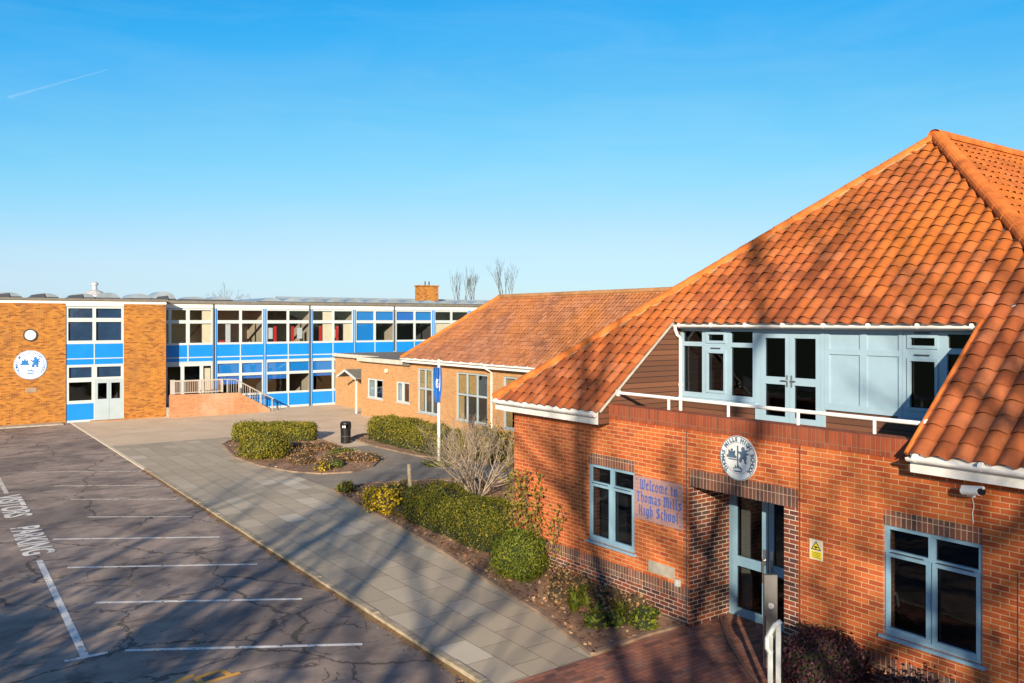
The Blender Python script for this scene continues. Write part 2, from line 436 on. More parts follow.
class MB:
    def __init__(s):
        s.v, s.f, s.m, s.uv = [], [], [], []
        s.smooth = False
    def face(s, pts, mat=0, uv=None):
        i = len(s.v)
        s.v.extend(Vector(p) for p in pts)
        s.f.append(tuple(range(i, i + len(pts))))
        s.m.append(mat); s.uv.append(uv)
    def box(s, a, b, mat=0):
        x0, y0, z0 = (min(a[i], b[i]) for i in range(3)); x1, y1, z1 = (max(a[i], b[i]) for i in range(3))
        p = [Vector(q) for q in ((x0,y0,z0),(x1,y0,z0),(x1,y1,z0),(x0,y1,z0),(x0,y0,z1),(x1,y0,z1),(x1,y1,z1),(x0,y1,z1))]
        for q in ((0,3,2,1),(4,5,6,7),(0,1,5,4),(1,2,6,5),(2,3,7,6),(3,0,4,7)):
            s.face([p[i] for i in q], mat)
    def fbox(s, fr, u0, u1, z0, z1, n0, n1, mat=0):
        s.box(fr(u0, z0, n0), fr(u1, z1, n1), mat)
    def prism(s, poly, d, mat=0):
        """polygon (3D points) extruded by vector d"""
        d = Vector(d); poly = [Vector(p) for p in poly]
        nrm = sum(((poly[i] - poly[0]).cross(poly[i + 1] - poly[0]) for i in range(1, len(poly) - 1)), Vector())
        if nrm.dot(d) > 0: poly = poly[::-1]
        s.face(poly, mat); s.face([p + d for p in reversed(poly)], mat)
        n = len(poly)
        for i in range(n):
            a, b = poly[i], poly[(i + 1) % n]
            s.face([b, a, a + d, b + d], mat)
    def tube(s, pts, r, k=8, mat=0, cap=True):
        pts = [Vector(p) for p in pts]
        rs = r if hasattr(r, '__len__') else [r] * len(pts)
        rings = []
        t0 = (pts[1] - pts[0]).normalized()
        ref = Vector((0, 0, 1)) if abs(t0.z) < 0.9 else Vector((1, 0, 0))
        for i, p in enumerate(pts):
            t = (pts[min(i + 1, len(pts) - 1)] - pts[max(i - 1, 0)]).normalized()
            a = t.cross(ref).normalized(); b = t.cross(a)
            rings.append([p + (a * math.cos(2 * PI * j / k) + b * math.sin(2 * PI * j / k)) * rs[i] for j in range(k)])
        base = len(s.v)
        for rg in rings: s.v.extend(rg)
        for i in range(len(rings) - 1):
            for j in range(k):
                a = base + i * k + j; b = base + i * k + (j + 1) % k
                s.f.append((a, a + k, b + k, b)); s.m.append(mat); s.uv.append(None)
        if cap:
            s.f.append(tuple(base + j for j in range(k))); s.m.append(mat); s.uv.append(None)
            l = base + (len(rings) - 1) * k
            s.f.append(tuple(l + j for j in reversed(range(k)))); s.m.append(mat); s.uv.append(None)
    def lathe(s, c, prof, k=20, mat=0):
        c = Vector(c); base = len(s.v)
        for r, z in prof:
            for j in range(k):
                s.v.append(c + Vector((r * math.cos(2 * PI * j / k), r * math.sin(2 * PI * j / k), z)))
        for i in range(len(prof) - 1):
            for j in range(k):
                a = base + i * k + j; b = base + i * k + (j + 1) % k
                s.f.append((a, b, b + k, a + k)); s.m.append(mat); s.uv.append(None)
        s.f.append(tuple(base + j for j in reversed(range(k)))); s.m.append(mat); s.uv.append(None)
        l = base + (len(prof) - 1) * k
        s.f.append(tuple(l + j for j in range(k))); s.m.append(mat); s.uv.append(None)
    def disc(s, fr, u, z, r, n0, n1, k=48, mat=0, ru=None):
        ru = ru or r
        s.prism([fr(u + ru * math.cos(2 * PI * i / k), z + r * math.sin(2 * PI * i / k), n0) for i in range(k)], fr.n * (n1 - n0), mat)
    def panel(s, fr, U0, U1, Z0, Z1, holes, n0, n1, mat=0, us=(), zs=(), sides=True):
        """wall with rectangular holes between n1 (back) and n0 (front); mat may be a function(u,z)"""
        us = sorted({U0, U1, *us, *[h[0] for h in holes], *[h[1] for h in holes]})
        zs = sorted({Z0, Z1, *zs, *[h[2] for h in holes], *[h[3] for h in holes]})
        us = [u for u in us if U0 - 1e-6 <= u <= U1 + 1e-6]; zs = [z for z in zs if Z0 - 1e-6 <= z <= Z1 + 1e-6]
        nu, nz = len(us) - 1, len(zs) - 1
        def solid(i, j):
            if i < 0 or j < 0 or i >= nu or j >= nz: return False
            u = (us[i] + us[i + 1]) / 2; z = (zs[j] + zs[j + 1]) / 2
            return not any(h[0] < u < h[1] and h[2] < z < h[3] for h in holes)
        for i in range(nu):
            for j in range(nz):
                if not solid(i, j): continue
                a, b, c, d = us[i], us[i + 1], zs[j], zs[j + 1]
                mt = mat((a + b) / 2, (c + d) / 2) if callable(mat) else mat
                s.face([fr(a, c, n0), fr(b, c, n0), fr(b, d, n0), fr(a, d, n0)], mt, [(a, c), (b, c), (b, d), (a, d)])
                s.face([fr(b, c, n1), fr(a, c, n1), fr(a, d, n1), fr(b, d, n1)], mt, [(b, c), (a, c), (a, d), (b, d)])
                if not solid(i - 1, j): s.face([fr(a, c, n1), fr(a, c, n0), fr(a, d, n0), fr(a, d, n1)], mt, [(n1, c), (n0, c), (n0, d), (n1, d)])
                if not solid(i + 1, j): s.face([fr(b, c, n0), fr(b, c, n1), fr(b, d, n1), fr(b, d, n0)], mt, [(n0, c), (n1, c), (n1, d), (n0, d)])
                if not solid(i, j - 1): s.face([fr(a, c, n1), fr(b, c, n1), fr(b, c, n0), fr(a, c, n0)], mt)
                if not solid(i, j + 1): s.face([fr(a, d, n0), fr(b, d, n0), fr(b, d, n1), fr(a, d, n1)], mt)
    def build(s, name, mats, parent=None, label=None, cat=None, group=None, kind=None, at=None, smooth=False, bevel=0):
        if not isinstance(mats, (list, tuple)): mats = [mats]
        o0 = Vector(at) if at is not None else org(parent)
        me = bpy.data.meshes.new(name)
        me.from_pydata([tuple(p - o0) for p in s.v], [], s.f)
        for m in mats: me.materials.append(m)
        me.polygons.foreach_set('material_index', s.m)
        uvl = me.uv_layers.new(name='UVMap')
        buf = [0.0] * (2 * len(me.loops))
        for p, uv in zip(me.polygons, s.uv):
            if uv is not None:
                for li, q in zip(p.loop_indices, uv):
                    buf[2 * li], buf[2 * li + 1] = q[0], q[1]
            else:
                n = p.normal
                ax, ay, az = abs(n.x), abs(n.y), abs(n.z)
                for li, vi in zip(p.loop_indices, p.vertices):
                    c = s.v[vi]
                    if az > ax and az > ay: q = (c.x, c.y)
                    elif ax > ay: q = (-c.y, c.z)
                    else: q = (c.x, c.z)
                    buf[2 * li], buf[2 * li + 1] = q
        uvl.data.foreach_set('uv', buf)
        if smooth: me.polygons.foreach_set('use_smooth', [True] * len(me.polygons))
        me.update()
        o = bpy.data.objects.new(name, me)
        COL.objects.link(o)
        if parent: o.parent = parent
        if at is not None:
            o.location = at
        ORG[o.name] = o0
        if bevel:
            b = o.modifiers.new('bevel', 'BEVEL'); b.width = bevel; b.segments = 2; b.limit_method = 'ANGLE'
        return tag(o, label, cat, group, kind)

def text_polys(txt, size=1.0, bold=0.0):
    """outline faces of built-in lettering as (verts2d, faces), centred on x"""
    cu = bpy.data.curves.new('lettering', 'FONT')
    cu.body = txt; cu.size = size; cu.align_x = 'CENTER'; cu.offset = bold; cu.resolution_u = 3
    ob = bpy.data.objects.new('lettering', cu)
    me = bpy.data.meshes.new_from_object(ob)
    vs = [(v.co.x, v.co.y) for v in me.vertices]; fs = [tuple(p.vertices) for p in me.polygons]
    bpy.data.objects.remove(ob); bpy.data.curves.remove(cu); bpy.data.meshes.remove(me)
    return vs, fs

def put_text(mb, vs, fs, fn, mat=0):
    i = len(mb.v)
    mb.v.extend(Vector(fn(*v)) for v in vs)
    for f in fs:
        mb.f.append(tuple(i + k for k in f)); mb.m.append(mat); mb.uv.append(None)

# ------------------------------------------------------------------ ground, road, paths
def zr(y):                                       # road rises gently to meet the forecourt
    return -0.09 + 0.05 * max(0, min(1, (y - 10) / 23))
KX = 7.13
def sheet(name, poly, z, mat, kind='structure', label=None, sub=0):
    mb = MB(); mb.face([(x, y, z(x, y) if callable(z) else z) for x, y in poly], 0)
    return mb.build(name, mat, kind=kind, label=label)

g = MB(); g.face([(-1500, -1500, -0.16), (1500, -1500, -0.16), (1500, 1500, -0.16), (-1500, 1500, -0.16)])
g.build('ground', M['lawn_soil'], kind='structure')
mb = MB()
ys = [-60, -20, 0, 10, 14, 18, 22, 26, 30, 33, 40, 50.7]
for a, b in zip(ys, ys[1:]):
    mb.face([(-26, a, zr(a)), (KX - 0.13, a, zr(a)), (KX - 0.13, b, zr(b)), (-26, b, zr(b))])
mb.build('road', M['asphalt'], kind='structure')
ZP = 0.0
# pavement, forecourt, tarmac path, brick entrance paving
sheet('pavement', [(KX, -30), (30, -30), (30, 10.35), (9.0, 10.35), (9.0, 39.9), (KX, 39.9)], -0.004, M['slabs'])
mb = MB()
mb.face([(9.0, 10.35, -0.004), (12.2, 10.35, -0.004), (12.2, 39.9, -0.004), (9.0, 39.9, -0.004)])
mb.build('footpath_slabs', M['slabs'], kind='structure')
mb = MB()
mb.face([(12.2, 33.6, -0.004), (30, 33.6, -0.004), (30, 39.9, -0.02), (12.2, 39.9, -0.006)])
mb.face([(KX, 39.9, -0.006), (12.2, 39.9, -0.006), (30, 39.9, -0.02), (30, 53, -0.05), (KX, 53, -0.05)])
mb.build('forecourt', M['forecourt'], kind='structure')
sheet('tarmac_path', [(12.2, 15.0), (30, 15.0), (30, 33.6), (12.2, 33.6)], 0.0, M['tarmac'])
sheet('path_link', [(11.1, 25.6), (12.2, 25.6), (12.2, 29.3), (11.0, 30.6)], 0.004, M['tarmac'])
# brick pavers in front of the entrance
sheet('entrance_paving', [(7.15, 10.28), (7.15, 2.0), (12.6, 2.0), (12.6, 10.28), (11.26, 10.40), (11.03, 10.5), (9.2, 10.32)], 0.006, M['pavers'])

# kerb stones
mb = MB(); rnd = random.Random(4)
y = -20.0
while y < 33.0:
    L = 0.9
    dz = rnd.uniform(-0.006, 0.006); dx = rnd.uniform(-0.006, 0.006)
    top = 0.012 + dz
    mb.box((KX - 0.13 + dx, y + 0.006, -0.2), (KX + dx, y + L - 0.006, top))
    y += L
mb.build('kerb', plain('kerb_stone', (0.36, 0.30, 0.21), 0.9, 0.35, 5), kind='structure', bevel=0.015)
# flush pale edge line further on
mb = MB()
mb.box((KX - 0.13, 33.05, -0.2), (KX + 0.01, 50.5, -0.012))
mb.build('flush_edging', plain('edging_paint', (0.62, 0.55, 0.42), 0.8, 0.15, 2), kind='structure')

# moss and dirt gathered along the kerb
mb = MB(); rnd = random.Random(8)
for i in range(200):
    yy = 2 + 31 * i / 200
    pts = []
    w = 0.05 + 0.15 * abs(mnoise.noise(Vector((yy * 1.3, 0, 0)))) + rnd.uniform(0, 0.05)
    w2 = 0.05 + 0.15 * abs(mnoise.noise(Vector(((yy + 0.155) * 1.3, 0, 0))))
    a, b = yy, yy + 31 / 200
    x = KX - 0.13
    mb.face([(x - w, a, zr(a) + 0.004), (x, a, zr(a) + 0.035), (x, b, zr(b) + 0.035), (x - w2, b, zr(b) + 0.004)])
k = N('kerb_dirt')
k.base(k.ramp(k.noise(9, 5, 0.7), [(0.3, (0.09, 0.05, 0.025)), (0.55, (0.19, 0.11, 0.05)), (0.7, (0.11, 0.11, 0.03))])); k.rough(0.95)
mb.build('dirt', k.m, kind='stuff', label='brown leaf dirt and moss gathered against the kerb')

# ---- painted markings
def mark(name, poly, mat, label=None):
    mb = MB()
    mb.face([(x, y, zr(y) + 0.006) for x, y in poly])
    return mb.build(name, mat, kind='structure')
def strip(a, b, w, mat, name='bay_marking'):
    a = Vector((*a, 0)); b = Vector((*b, 0)); t = (b - a).normalized(); n = Vector((-t.y, t.x, 0)) * w / 2
    mb = MB(); K = 8
    for i in range(K):
        p = a.lerp(b, i / K); q = a.lerp(b, (i + 1) / K)
        mb.face([(c.x, c.y, zr(c.y) + 0.006) for c in (p - n, q - n, q + n, p + n)])
    return mb.build(name, mat, kind='structure')
for a, b in [((2.93, 15.23), (6.29, 13.17)), ((2.95, 18.13), (6.33, 16.0)), ((2.86, 21.05), (6.40, 18.86)), ((2.93, 23.97), (6.42, 21.76)),
             ((4.05, 26.1), (6.45, 24.5)), ((4.02, 28.95), (6.70, 27.1)), ((3.9, 31.6), (6.8, 29.7)), ((3.6, 34.95), (7.0, 32.7)), ((3.6, 12.0), (6.25, 10.35))]:
    strip(a, b, 0.10, M['line'] if a[1] < 25 else M['line_old'])
strip((2.42, 22.05), (2.34, 15.36), 0.13, M['line'], 'edge_marking')
strip((2.04, 15.32), (2.68, 15.30), 0.10, M['line'], 'edge_marking')
strip((2.52, 35.4), (2.50, 31.1), 0.13, M['line_old'], 'edge_marking')
strip((2.5, 46.0), (2.5, 37.0), 0.13, M['line_old'], 'edge_marking')
for txt, y0, y1 in (('VISITORS', 30.75, 27.2), ('PARKING', 25.85, 22.6)):
    vs, fs = text_polys(txt, 1.0, 0.028)
    xs = [v[0] for v in vs]; zs_ = [v[1] for v in vs]
    mb = MB()
    put_text(mb, vs, fs, lambda a, b: (2.14 + 0.70 * (b - min(zs_)) / (max(zs_) - min(zs_)), y0 + (y1 - y0) * (a - min(xs)) / (max(xs) - min(xs)), zr(y0 - 2) + 0.010))
    mb.build('road_lettering', M['line'], kind='structure')
# worn yellow wheelchair symbol, mostly below the frame
mb = MB(); rnd = random.Random(2)
def arc(cx, cy, r, a0, a1, w, n=14):
    for i in range(n):
        p, q = a0 + (a1 - a0) * i / n, a0 + (a1 - a0) * (i + 1) / n
        mb.face([(cx + rr * math.cos(t), cy + rr * math.sin(t), zr(12) + 0.008) for rr, t in ((r - w / 2, p), (r + w / 2, p), (r + w / 2, q), (r - w / 2, q))])
arc(3.55, 13.2, 0.34, R(80), R(330), 0.11)
for a, b in (((3.62, 13.15), (4.22, 13.22)), ((3.62, 13.15), (3.60, 13.42)), ((3.60, 13.42), (4.0, 13.50)), ((4.0, 13.5), (4.06, 13.22))):
    a = Vector((*a, 0)); b = Vector((*b, 0)); t = (b - a).normalized(); n = Vector((-t.y, t.x, 0)) * 0.05
    mb.face([(c.x, c.y, zr(12) + 0.009 + 0.001 * rnd.random()) for c in (a - n, b - n, b + n, a + n)])
mb.build('disabled_bay_marking', M['line_yellow'], kind='structure')

# ---- planting beds (soil sheets with an edging)
M['edging'] = plain('edging_stone', (0.24, 0.165, 0.115), 0.9, 0.35, 3)
def bed(poly, z=0.03, name='planting_bed', edge=True):
    mb = MB()
    mb.face([(x, y, z) for x, y in poly])
    o = mb.build(name, M['earth'], kind='structure')
    if edge:
        mb = MB(); n = len(poly)
        for i in range(n):
            a, b = Vector((*poly[i], 0)), Vector((*poly[(i + 1) % n], 0))
            t = (b - a).normalized(); w = Vector((t.y, -t.x, 0)) * 0.05
            mb.prism([a - w, b - w, b + w, a + w], (0, 0, z + 0.025))
        mb.build('bed_edging', M['edging'], kind='structure')
    return o
ISL = [(10.55, 33.6), (10.7, 31.0), (11.2, 29.2), (11.9, 28.2), (12.9, 27.9), (14.0, 28.5), (14.75, 29.5), (15.0, 31.5), (15.25, 36.3), (14.4, 38.2), (12.2, 39.0), (11.2, 37.5)]
bed(ISL)
BED2 = [(9.05, 10.36), (9.55, 12.4), (9.85, 14.6), (10.3, 17.6), (10.62, 20.5), (10.75, 22.5), (11.1, 25.3), (12.6, 25.6), (14.8, 24.8), (16.5, 23.6), (17.6, 21.5), (17.6, 15.62), (11.24, 15.62), (11.24, 10.42), (10.3, 10.46)]
bed(BED2)
BED3 = [(16.6, 36.0), (16.4, 33.0), (16.6, 29.8), (17.6, 27.6), (19.0, 26.0), (21.35, 24.6), (21.35, 36.8), (17.4, 36.8)]
bed(BED3)
bed([(10.1, 2.2), (11.24, 2.2), (11.24, 7.75), (10.55, 7.75), (10.1, 7.0)])
bed([(16.0, 27.2), (16.6, 27.2), (16.7, 27.8), (16.0, 27.8)], edge=False)

# ------------------------------------------------------------------ roofs of clay tiles
def clip_mesh(bm, planes):
    for co, no in planes:                       # keeps the side the normal points away from
        geom = bm.verts[:] + bm.edges[:] + bm.faces[:]
        bmesh.ops.bisect_plane(bm, geom=geom, plane_co=co, plane_no=no, clear_outer=True)

def tiled_slope(name, mat, parent, O, ud, vd, polys, amp=0.045, tw=TW, th=TH, seg=8, seed=0):
    """polys: list of (u0,u1,v0,v1,[2D half planes (point, outward normal)])"""
    O, ud, vd = Vector(O), Vector(ud), Vector(vd)
    nd = ud.cross(vd).normalized()
    if nd.z < 0: nd = -nd
    rnd = random.Random(seed)
    jit = {}
    V, Fc, UV = [], [], []
    out = bmesh.new()
    uvl = out.loops.layers.uv.new('UVMap')
    for (u0, u1, v0, v1, halves) in polys:
        bm = bmesh.new(); ul = bm.loops.layers.uv.new('UVMap')
        c0, c1 = math.floor(u0 / tw), math.ceil(u1 / tw)
        r0, r1 = math.floor(v0 / th + 1e-6), math.ceil(v1 / th - 1e-6)
        for r in range(r0, r1):
            for c in range(c0, c1):
                key = (c, r)
                if key not in jit:
                    jit[key] = (rnd.uniform(-0.004, 0.005), rnd.uniform(-0.010, 0.010))
                j, sl = jit[key]
                # skip cells fully outside the clip region
                cu, cv = (c + 0.5) * tw, (r + 0.5) * th
                if any((Vector((cu, cv)) - Vector(p)).dot(Vector(n)) > 0.5 for p, n in halves): continue
                prev = None
                va, vb = r * th - (0.02 + sl), (r + 1) * th
                cols = []
                for s_ in range(seg + 1):
                    p = s_ / seg
                    h = amp * (abs(math.sin(PI * min(1, p / 0.8))) if p < 0.8 else -0.35 * math.sin(PI * (p - 0.8) / 0.2))
                    u = (c + p) * tw
                    lo = bm.verts.new(O + ud * u + vd * va + nd * (h * 1.10 + 0.022 + j))
                    hi = bm.verts.new(O + ud * u + vd * vb + nd * (h * 0.92 + 0.002 + j))
                    ft = bm.verts.new(O + ud * u + vd * (va + 0.05) + nd * (-0.012 if h > 0.3 * amp else h * 0.95 - 0.002))
                    lo2 = bm.verts.new(O + ud * u + vd * (va + 0.05) + nd * (h * 1.06 + 0.014 + j))
                    cols.append((lo, hi, ft, lo2))
                for s_ in range(seg):
                    a, b = cols[s_], cols[s_ + 1]
                    for qi, q in enumerate(((a[0], b[0], b[1], a[1]), (a[2], b[2], b[3], a[3]), (a[3], b[3], b[0], a[0]))):
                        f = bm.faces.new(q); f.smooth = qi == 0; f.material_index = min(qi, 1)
                        for l in f.loops: l[ul].uv = (c + 0.5, r + 0.5)
        pl = []
        for p, n in halves:
            pl.append((O + ud * p[0] + vd * p[1], ud * n[0] + vd * n[1]))
        clip_mesh(bm, pl)
        me = bpy.data.meshes.new('t'); bm.to_mesh(me); bm.free()
        out.from_mesh(me); bpy.data.meshes.remove(me)
    me = bpy.data.meshes.new(name)
    bmesh.ops.recalc_face_normals(out, faces=out.faces[:]) if False else None
    # make every face look outwards
    for f in out.faces:
        f.normal_update()
        if f.normal.dot(nd) < -0.2: f.normal_flip()
    out.to_mesh(me); out.free()
    o0 = org(parent)
    me.transform(Matrix.Translation(-o0))
    me.materials.append(mat); me.materials.append(M['tile_under_shade'])
    o = bpy.data.objects.new(name, me); COL.objects.link(o)
    o.parent = parent
    ORG[o.name] = o0
    return o

def cap_tiles(name, mat, parent, a, b, r=0.13, L=0.42, seed=1, mortar=True):
    a, b = Vector(a), Vector(b)
    d = (b - a); n = max(1, int(d.length / L)); d = d / n
    t = d.normalized(); side = t.cross(Vector((0, 0, 1))).normalized(); up = side.cross(t).normalized()
    mb = MB(); rnd = random.Random(seed)
    for i in range(n):
        p = a + d * i; q = p + d * 1.06
        r0, r1 = r * 1.04 + rnd.uniform(-0.004, 0.004), r * 0.98
        K = 10; A, B = [], []
        for j in range(K + 1):
            th = -0.35 + (PI + 0.7) * j / K
            for lst, c, rr in ((A, p, r0), (B, q, r1)):
                lst.append(c + side * (rr * math.cos(th)) + up * (rr * math.sin(th) * 0.9 - 0.03))
        for j in range(K):
            mb.face([A[j], B[j], B[j + 1], A[j + 1]])
        mb.face(A[::-1])
    mb.tube([a - up * 0.09, b - up * 0.09], r * 0.8, 6)
    return mb.build(name, mat, parent, smooth=False)

def gutter(parent, a, b, outdir, fascia_h=0.2, soffit=0.3, r=0.06, name='gutter'):
    """half-round gutter with brackets in front of a white fascia board"""
    a, b, o = Vector(a), Vector(b), Vector(outdir)
    t = (b - a).normalized(); Z = Vector((0, 0, 1))
    mb = MB(); K = 8
    for rr, flip in ((r, False), (r - 0.008, True)):
        A = [a + o * (rr * math.cos(PI + PI * j / K)) + Z * (rr * math.sin(PI + PI * j / K)) for j in range(K + 1)]
        B = [p + (b - a) for p in A]
        for j in range(K):
            q = [A[j], B[j], B[j + 1], A[j + 1]]
            mb.face(q if not flip else q[::-1])
        if not flip:
            mb.face(A); mb.face(B[::-1])
    L = (b - a).length; n = max(2, int(L / 0.9))
    for i in range(n + 1):
        p = a + (b - a) * (0.03 + 0.94 * i / n)
        mb.tube([p - t * 0.02 + o * 0 + Z * -0.002, p + t * 0.02 + Z * -0.002], r * 1.04, 12)
    gt = mb.build(name, M['upvc'], parent)
    if fascia_h:
        mb = MB()
        f0 = a - o * (r + 0.012); f1 = b - o * (r + 0.012)
        mb.prism([f0 + Z * 0.05, f1 + Z * 0.05, f1 - Z * (fascia_h - 0.05), f0 - Z * (fascia_h - 0.05)], -o * 0.025)
        mb.prism([f0 - o * 0.027 - Z * (fascia_h - 0.062), f1 - o * 0.027 - Z * (fascia_h - 0.062), f1 - o * (soffit + 0.02) - Z * (fascia_h - 0.062), f0 - o * (soffit + 0.02) - Z * (fascia_h - 0.062)], (0, 0, 0.012))
        mb.build('fascia', M['white'], parent)
    return gt

# ------------------------------------------------------------------ windows and doors
def win(parent, fr, U0, U1, Z0, Z1, lights, n=0.0, depth=0.07, fmat=None, gmat=None, sashes=(), sill=0.0, name='window', blinds_or_tints=(), gdepth=0.045):
    """frame with glazed lights; sashes are lights with an opening frame standing proud of the main frame"""
    fmat = fmat or M['frame_blue']; gmat = gmat or M['glass']
    mb = MB()
    mb.panel(fr, U0, U1, Z0, Z1, lights, n, n - depth)
    for a, b, c, d in sashes:
        e = 0.028
        mb.panel(fr, a - e, b + e, c - e, d + e, [(a + 0.022, b - 0.022, c + 0.022, d - 0.022)], n + 0.022, n - 0.03)
    if sill:
        mb.fbox(fr, U0 - 0.05, U1 + 0.05, Z0 - 0.045, Z0 - 0.002, n - depth, n + sill)
    w = mb.build(name, fmat, parent)
    mb = MB()
    for a, b, c, d in lights:
        mb.face([fr(a, c, n - gdepth), fr(b, c, n - gdepth), fr(b, d, n - gdepth), fr(a, d, n - gdepth)])
    mb.build('pane', gmat, w)
    if blinds_or_tints:
        for mt in {b[4] for b in blinds_or_tints}:
            mb = MB()
            for a, b, c, d, m_ in blinds_or_tints:
                if m_ == mt:
                    mb.fbox(fr, a, b, c, d, n - 0.12, n - 0.13)
            mb.build('blind_or_tint', M[mt], w)
    return w

def room(parent, x0, x1, y0, y1, z0, z1, mat, front, name='room'):
    """inside faces of a room, open towards the window wall ('x-' or 'y-')"""
    mb = MB()
    p = lambda x, y, z: (x, y, z)
    mb.face([p(x0,y0,z0),p(x1,y0,z0),p(x1,y1,z0),p(x0,y1,z0)])
    mb.face([p(x0,y1,z1),p(x1,y1,z1),p(x1,y0,z1),p(x0,y0,z1)])
    mb.face([p(x1,y0,z0),p(x1,y0,z1),p(x1,y1,z1),p(x1,y1,z0)])
    mb.face([p(x0,y1,z0),p(x1,y1,z0),p(x1,y1,z1),p(x0,y1,z1)])
    if front != 'x-': mb.face([p(x0,y0,z0),p(x0,y1,z0),p(x0,y1,z1),p(x0,y0,z1)])
    if front != 'y-': mb.face([p(x1,y0,z0),p(x0,y0,z0),p(x0,y0,z1),p(x1,y0,z1)])
    return mb.build(name, mat, parent)

# ------------------------------------------------------------------ main building, right
FA = 11.26
main = thing('brick_building', 'red brick building with big hipped clay tile roof and balcony above its blue glazed entrance', 'building', (FA, 9.2, 0))
fr = FX(FA)
W1 = (-13.03, -11.69, 1.0, 2.55)
W2 = (-6.64, -5.28, 1.0, 2.56)
DO = (-10.30, -8.31, 0.0, 2.52)
def fmat_(u, z):
    if z > 3.53: return 3
    if DO[0] < u < DO[1] + 0.26 and 2.52 < z < 2.82: return 2
    for w in (W1, W2):
        if w[0] < u < w[1] and w[3] < z < w[3] + 0.215: return 2
    if DO[1] < u < DO[1] + 0.26 and z < 2.53: return 1
    if z < 0.45: return 1
    if z < 0.69: return 2
    return 0
mb = MB()
mb.panel(fr, -15.62, -2.86, -0.15, 3.52, [(W1), (W2), (DO[0], DO[1], -0.15, DO[3])], 0, -0.3, fmat_,
         us=(DO[1] + 0.26,), zs=(0.45, 0.69, 2.82, W1[3] + 0.215, W2[3] + 0.215))
mb.panel(fr, -12.42, -6.08, 3.52, 3.80, [], 0.012, -0.3, 3)
# side walls and entrance recess
mb.panel(F((0, 15.62, 0), (-1, 0, 0), (0, 1, 0)), -34, -FA - 0.002, -0.15, 3.6, [], 0, -0.3, lambda u, z: 1 if z < 0.45 else (2 if z < 0.69 else 0), zs=(0.45, 0.69))
mb.panel(F((0, 2.86, 0), (1, 0, 0), (0, -1, 0)), FA + 0.002, 34, -0.15, 3.6, [], 0, -0.3, lambda u, z: 1 if z < 0.45 else (2 if z < 0.69 else 0), zs=(0.45, 0.69))
RX = 12.32
mb.box((FA + 0.302, 10.302, -0.15), (RX + 0.1, 10.6, 2.56), 1)        # left reveal of the entrance
mb.box((FA + 0.302, 8.0, -0.15), (RX + 0.1, 8.308, 2.56), 1)
mb.box((RX - 0.05, 8.309, -0.15), (RX + 0.099, 8.522, 2.52), 1)
mb.box((FA + 0.302, 8.308, 2.522), (RX + 0.1, 10.302, 2.6), 4)
mb.box((FA + 0.001, 10.2998, 0), (FA + 0.3, 10.3015, 2.519), 1)
mb.build('wall', [M['brick'], M['brick_multi'], M['soldier'], M['soldier_red'], M['white']], main)
# dark movement joints beside the entrance
for a, b, t_ in ((-10.37, -10.355, 3.5), (-8.03, -8.015, 3.5), (-4.86, -4.848, 2.3)):
    mb = MB(); mb.fbox(fr, a, b, 0, t_, 0.001, 0.004); mb.build('movement_joint', M['dark'], main)
for (u0, u1, z0, z1), nm in ((W1, 0), (W2, 1)):
    c = (u0 + u1) / 2; tz = z1 - 0.37
    L = [(u0 + 0.06, c - 0.045, z0 + 0.09, tz - 0.05), (c + 0.045, u1 - 0.06, z0 + 0.09, tz - 0.05),
         (u0 + 0.06, c - 0.045, tz + 0.02, z1 - 0.06), (c + 0.045, u1 - 0.06, tz + 0.02, z1 - 0.06)]
    w = win(main, fr, u0, u1, z0, z1, L, n=-0.03, sashes=L[:2], sill=0.08, gmat=M['glass_dark'])
    for a, b, cc, d in L[:2]:
        mb = MB(); mb.fbox(fr, a + 0.05, b - 0.05, d + 0.034, d + 0.05, -0.006, 0.003)
        mb.build('trickle_vent', M['dark'], w)
# entrance door in its recess
dfr = FX(RX)
DL, DR, DH = DO[0] + 0.005, -8.525, 2.50
mb = MB()
mid = -9.41
mb.panel(dfr, DL, DR, 0.02, DH, [(DL + 0.07, mid - 0.003, 0.06, 2.38), (mid + 0.003, DR - 0.07, 0.06, 2.38)], 0, -0.09)
mb.build('door_frame', M['frame_blue'], main)
for a, b in ((DL + 0.075, mid - 0.007), (mid + 0.007, DR - 0.075)):
    mb = MB()
    H1 = [(a + 0.11, b - 0.13, 0.22, 0.98), (a + 0.11, b - 0.13, 1.16, 2.24)]
    mb.panel(dfr, a, b, 0.065, 2.375, H1, 0.012, -0.045)
    d = mb.build('door', M['frame_blue'], main)
    mb = MB()
    for q in H1:
        mb.face([dfr(q[0], q[2], -0.015), dfr(q[1], q[2], -0.015), dfr(q[1], q[3], -0.015), dfr(q[0], q[3], -0.015)])
    mb.build('pane', M['glass_dark'], d)
    mb = MB()
    hu = b - 0.07 if a < -10 else a + 0.07
    mb.tube([dfr(hu, 0.82, 0.06), dfr(hu, 1.25, 0.06)], 0.016, 8)
    mb.tube([dfr(hu, 0.86, 0.012), dfr(hu, 0.86, 0.06)], 0.012, 6); mb.tube([dfr(hu, 1.21, 0.012), dfr(hu, 1.21, 0.06)], 0.012, 6)
    mb.fbox(dfr, hu - 0.035, hu + 0.035, 1.12, 1.40, 0.0125, 0.022)
    mb.build('handle', M['steel'], d)
mb = MB(); mb.fbox(dfr, DL + 0.16, DL + 0.62, 2.28, 2.36, 0.0125, 0.05)
mb.build('door_closer', M['steel'], main)
mb = MB(); mb.fbox(dfr, -10.19, -10.0, 0.1, 2.3, -0.22, -0.24); mb.build('lobby_panel', M['cream'], main)
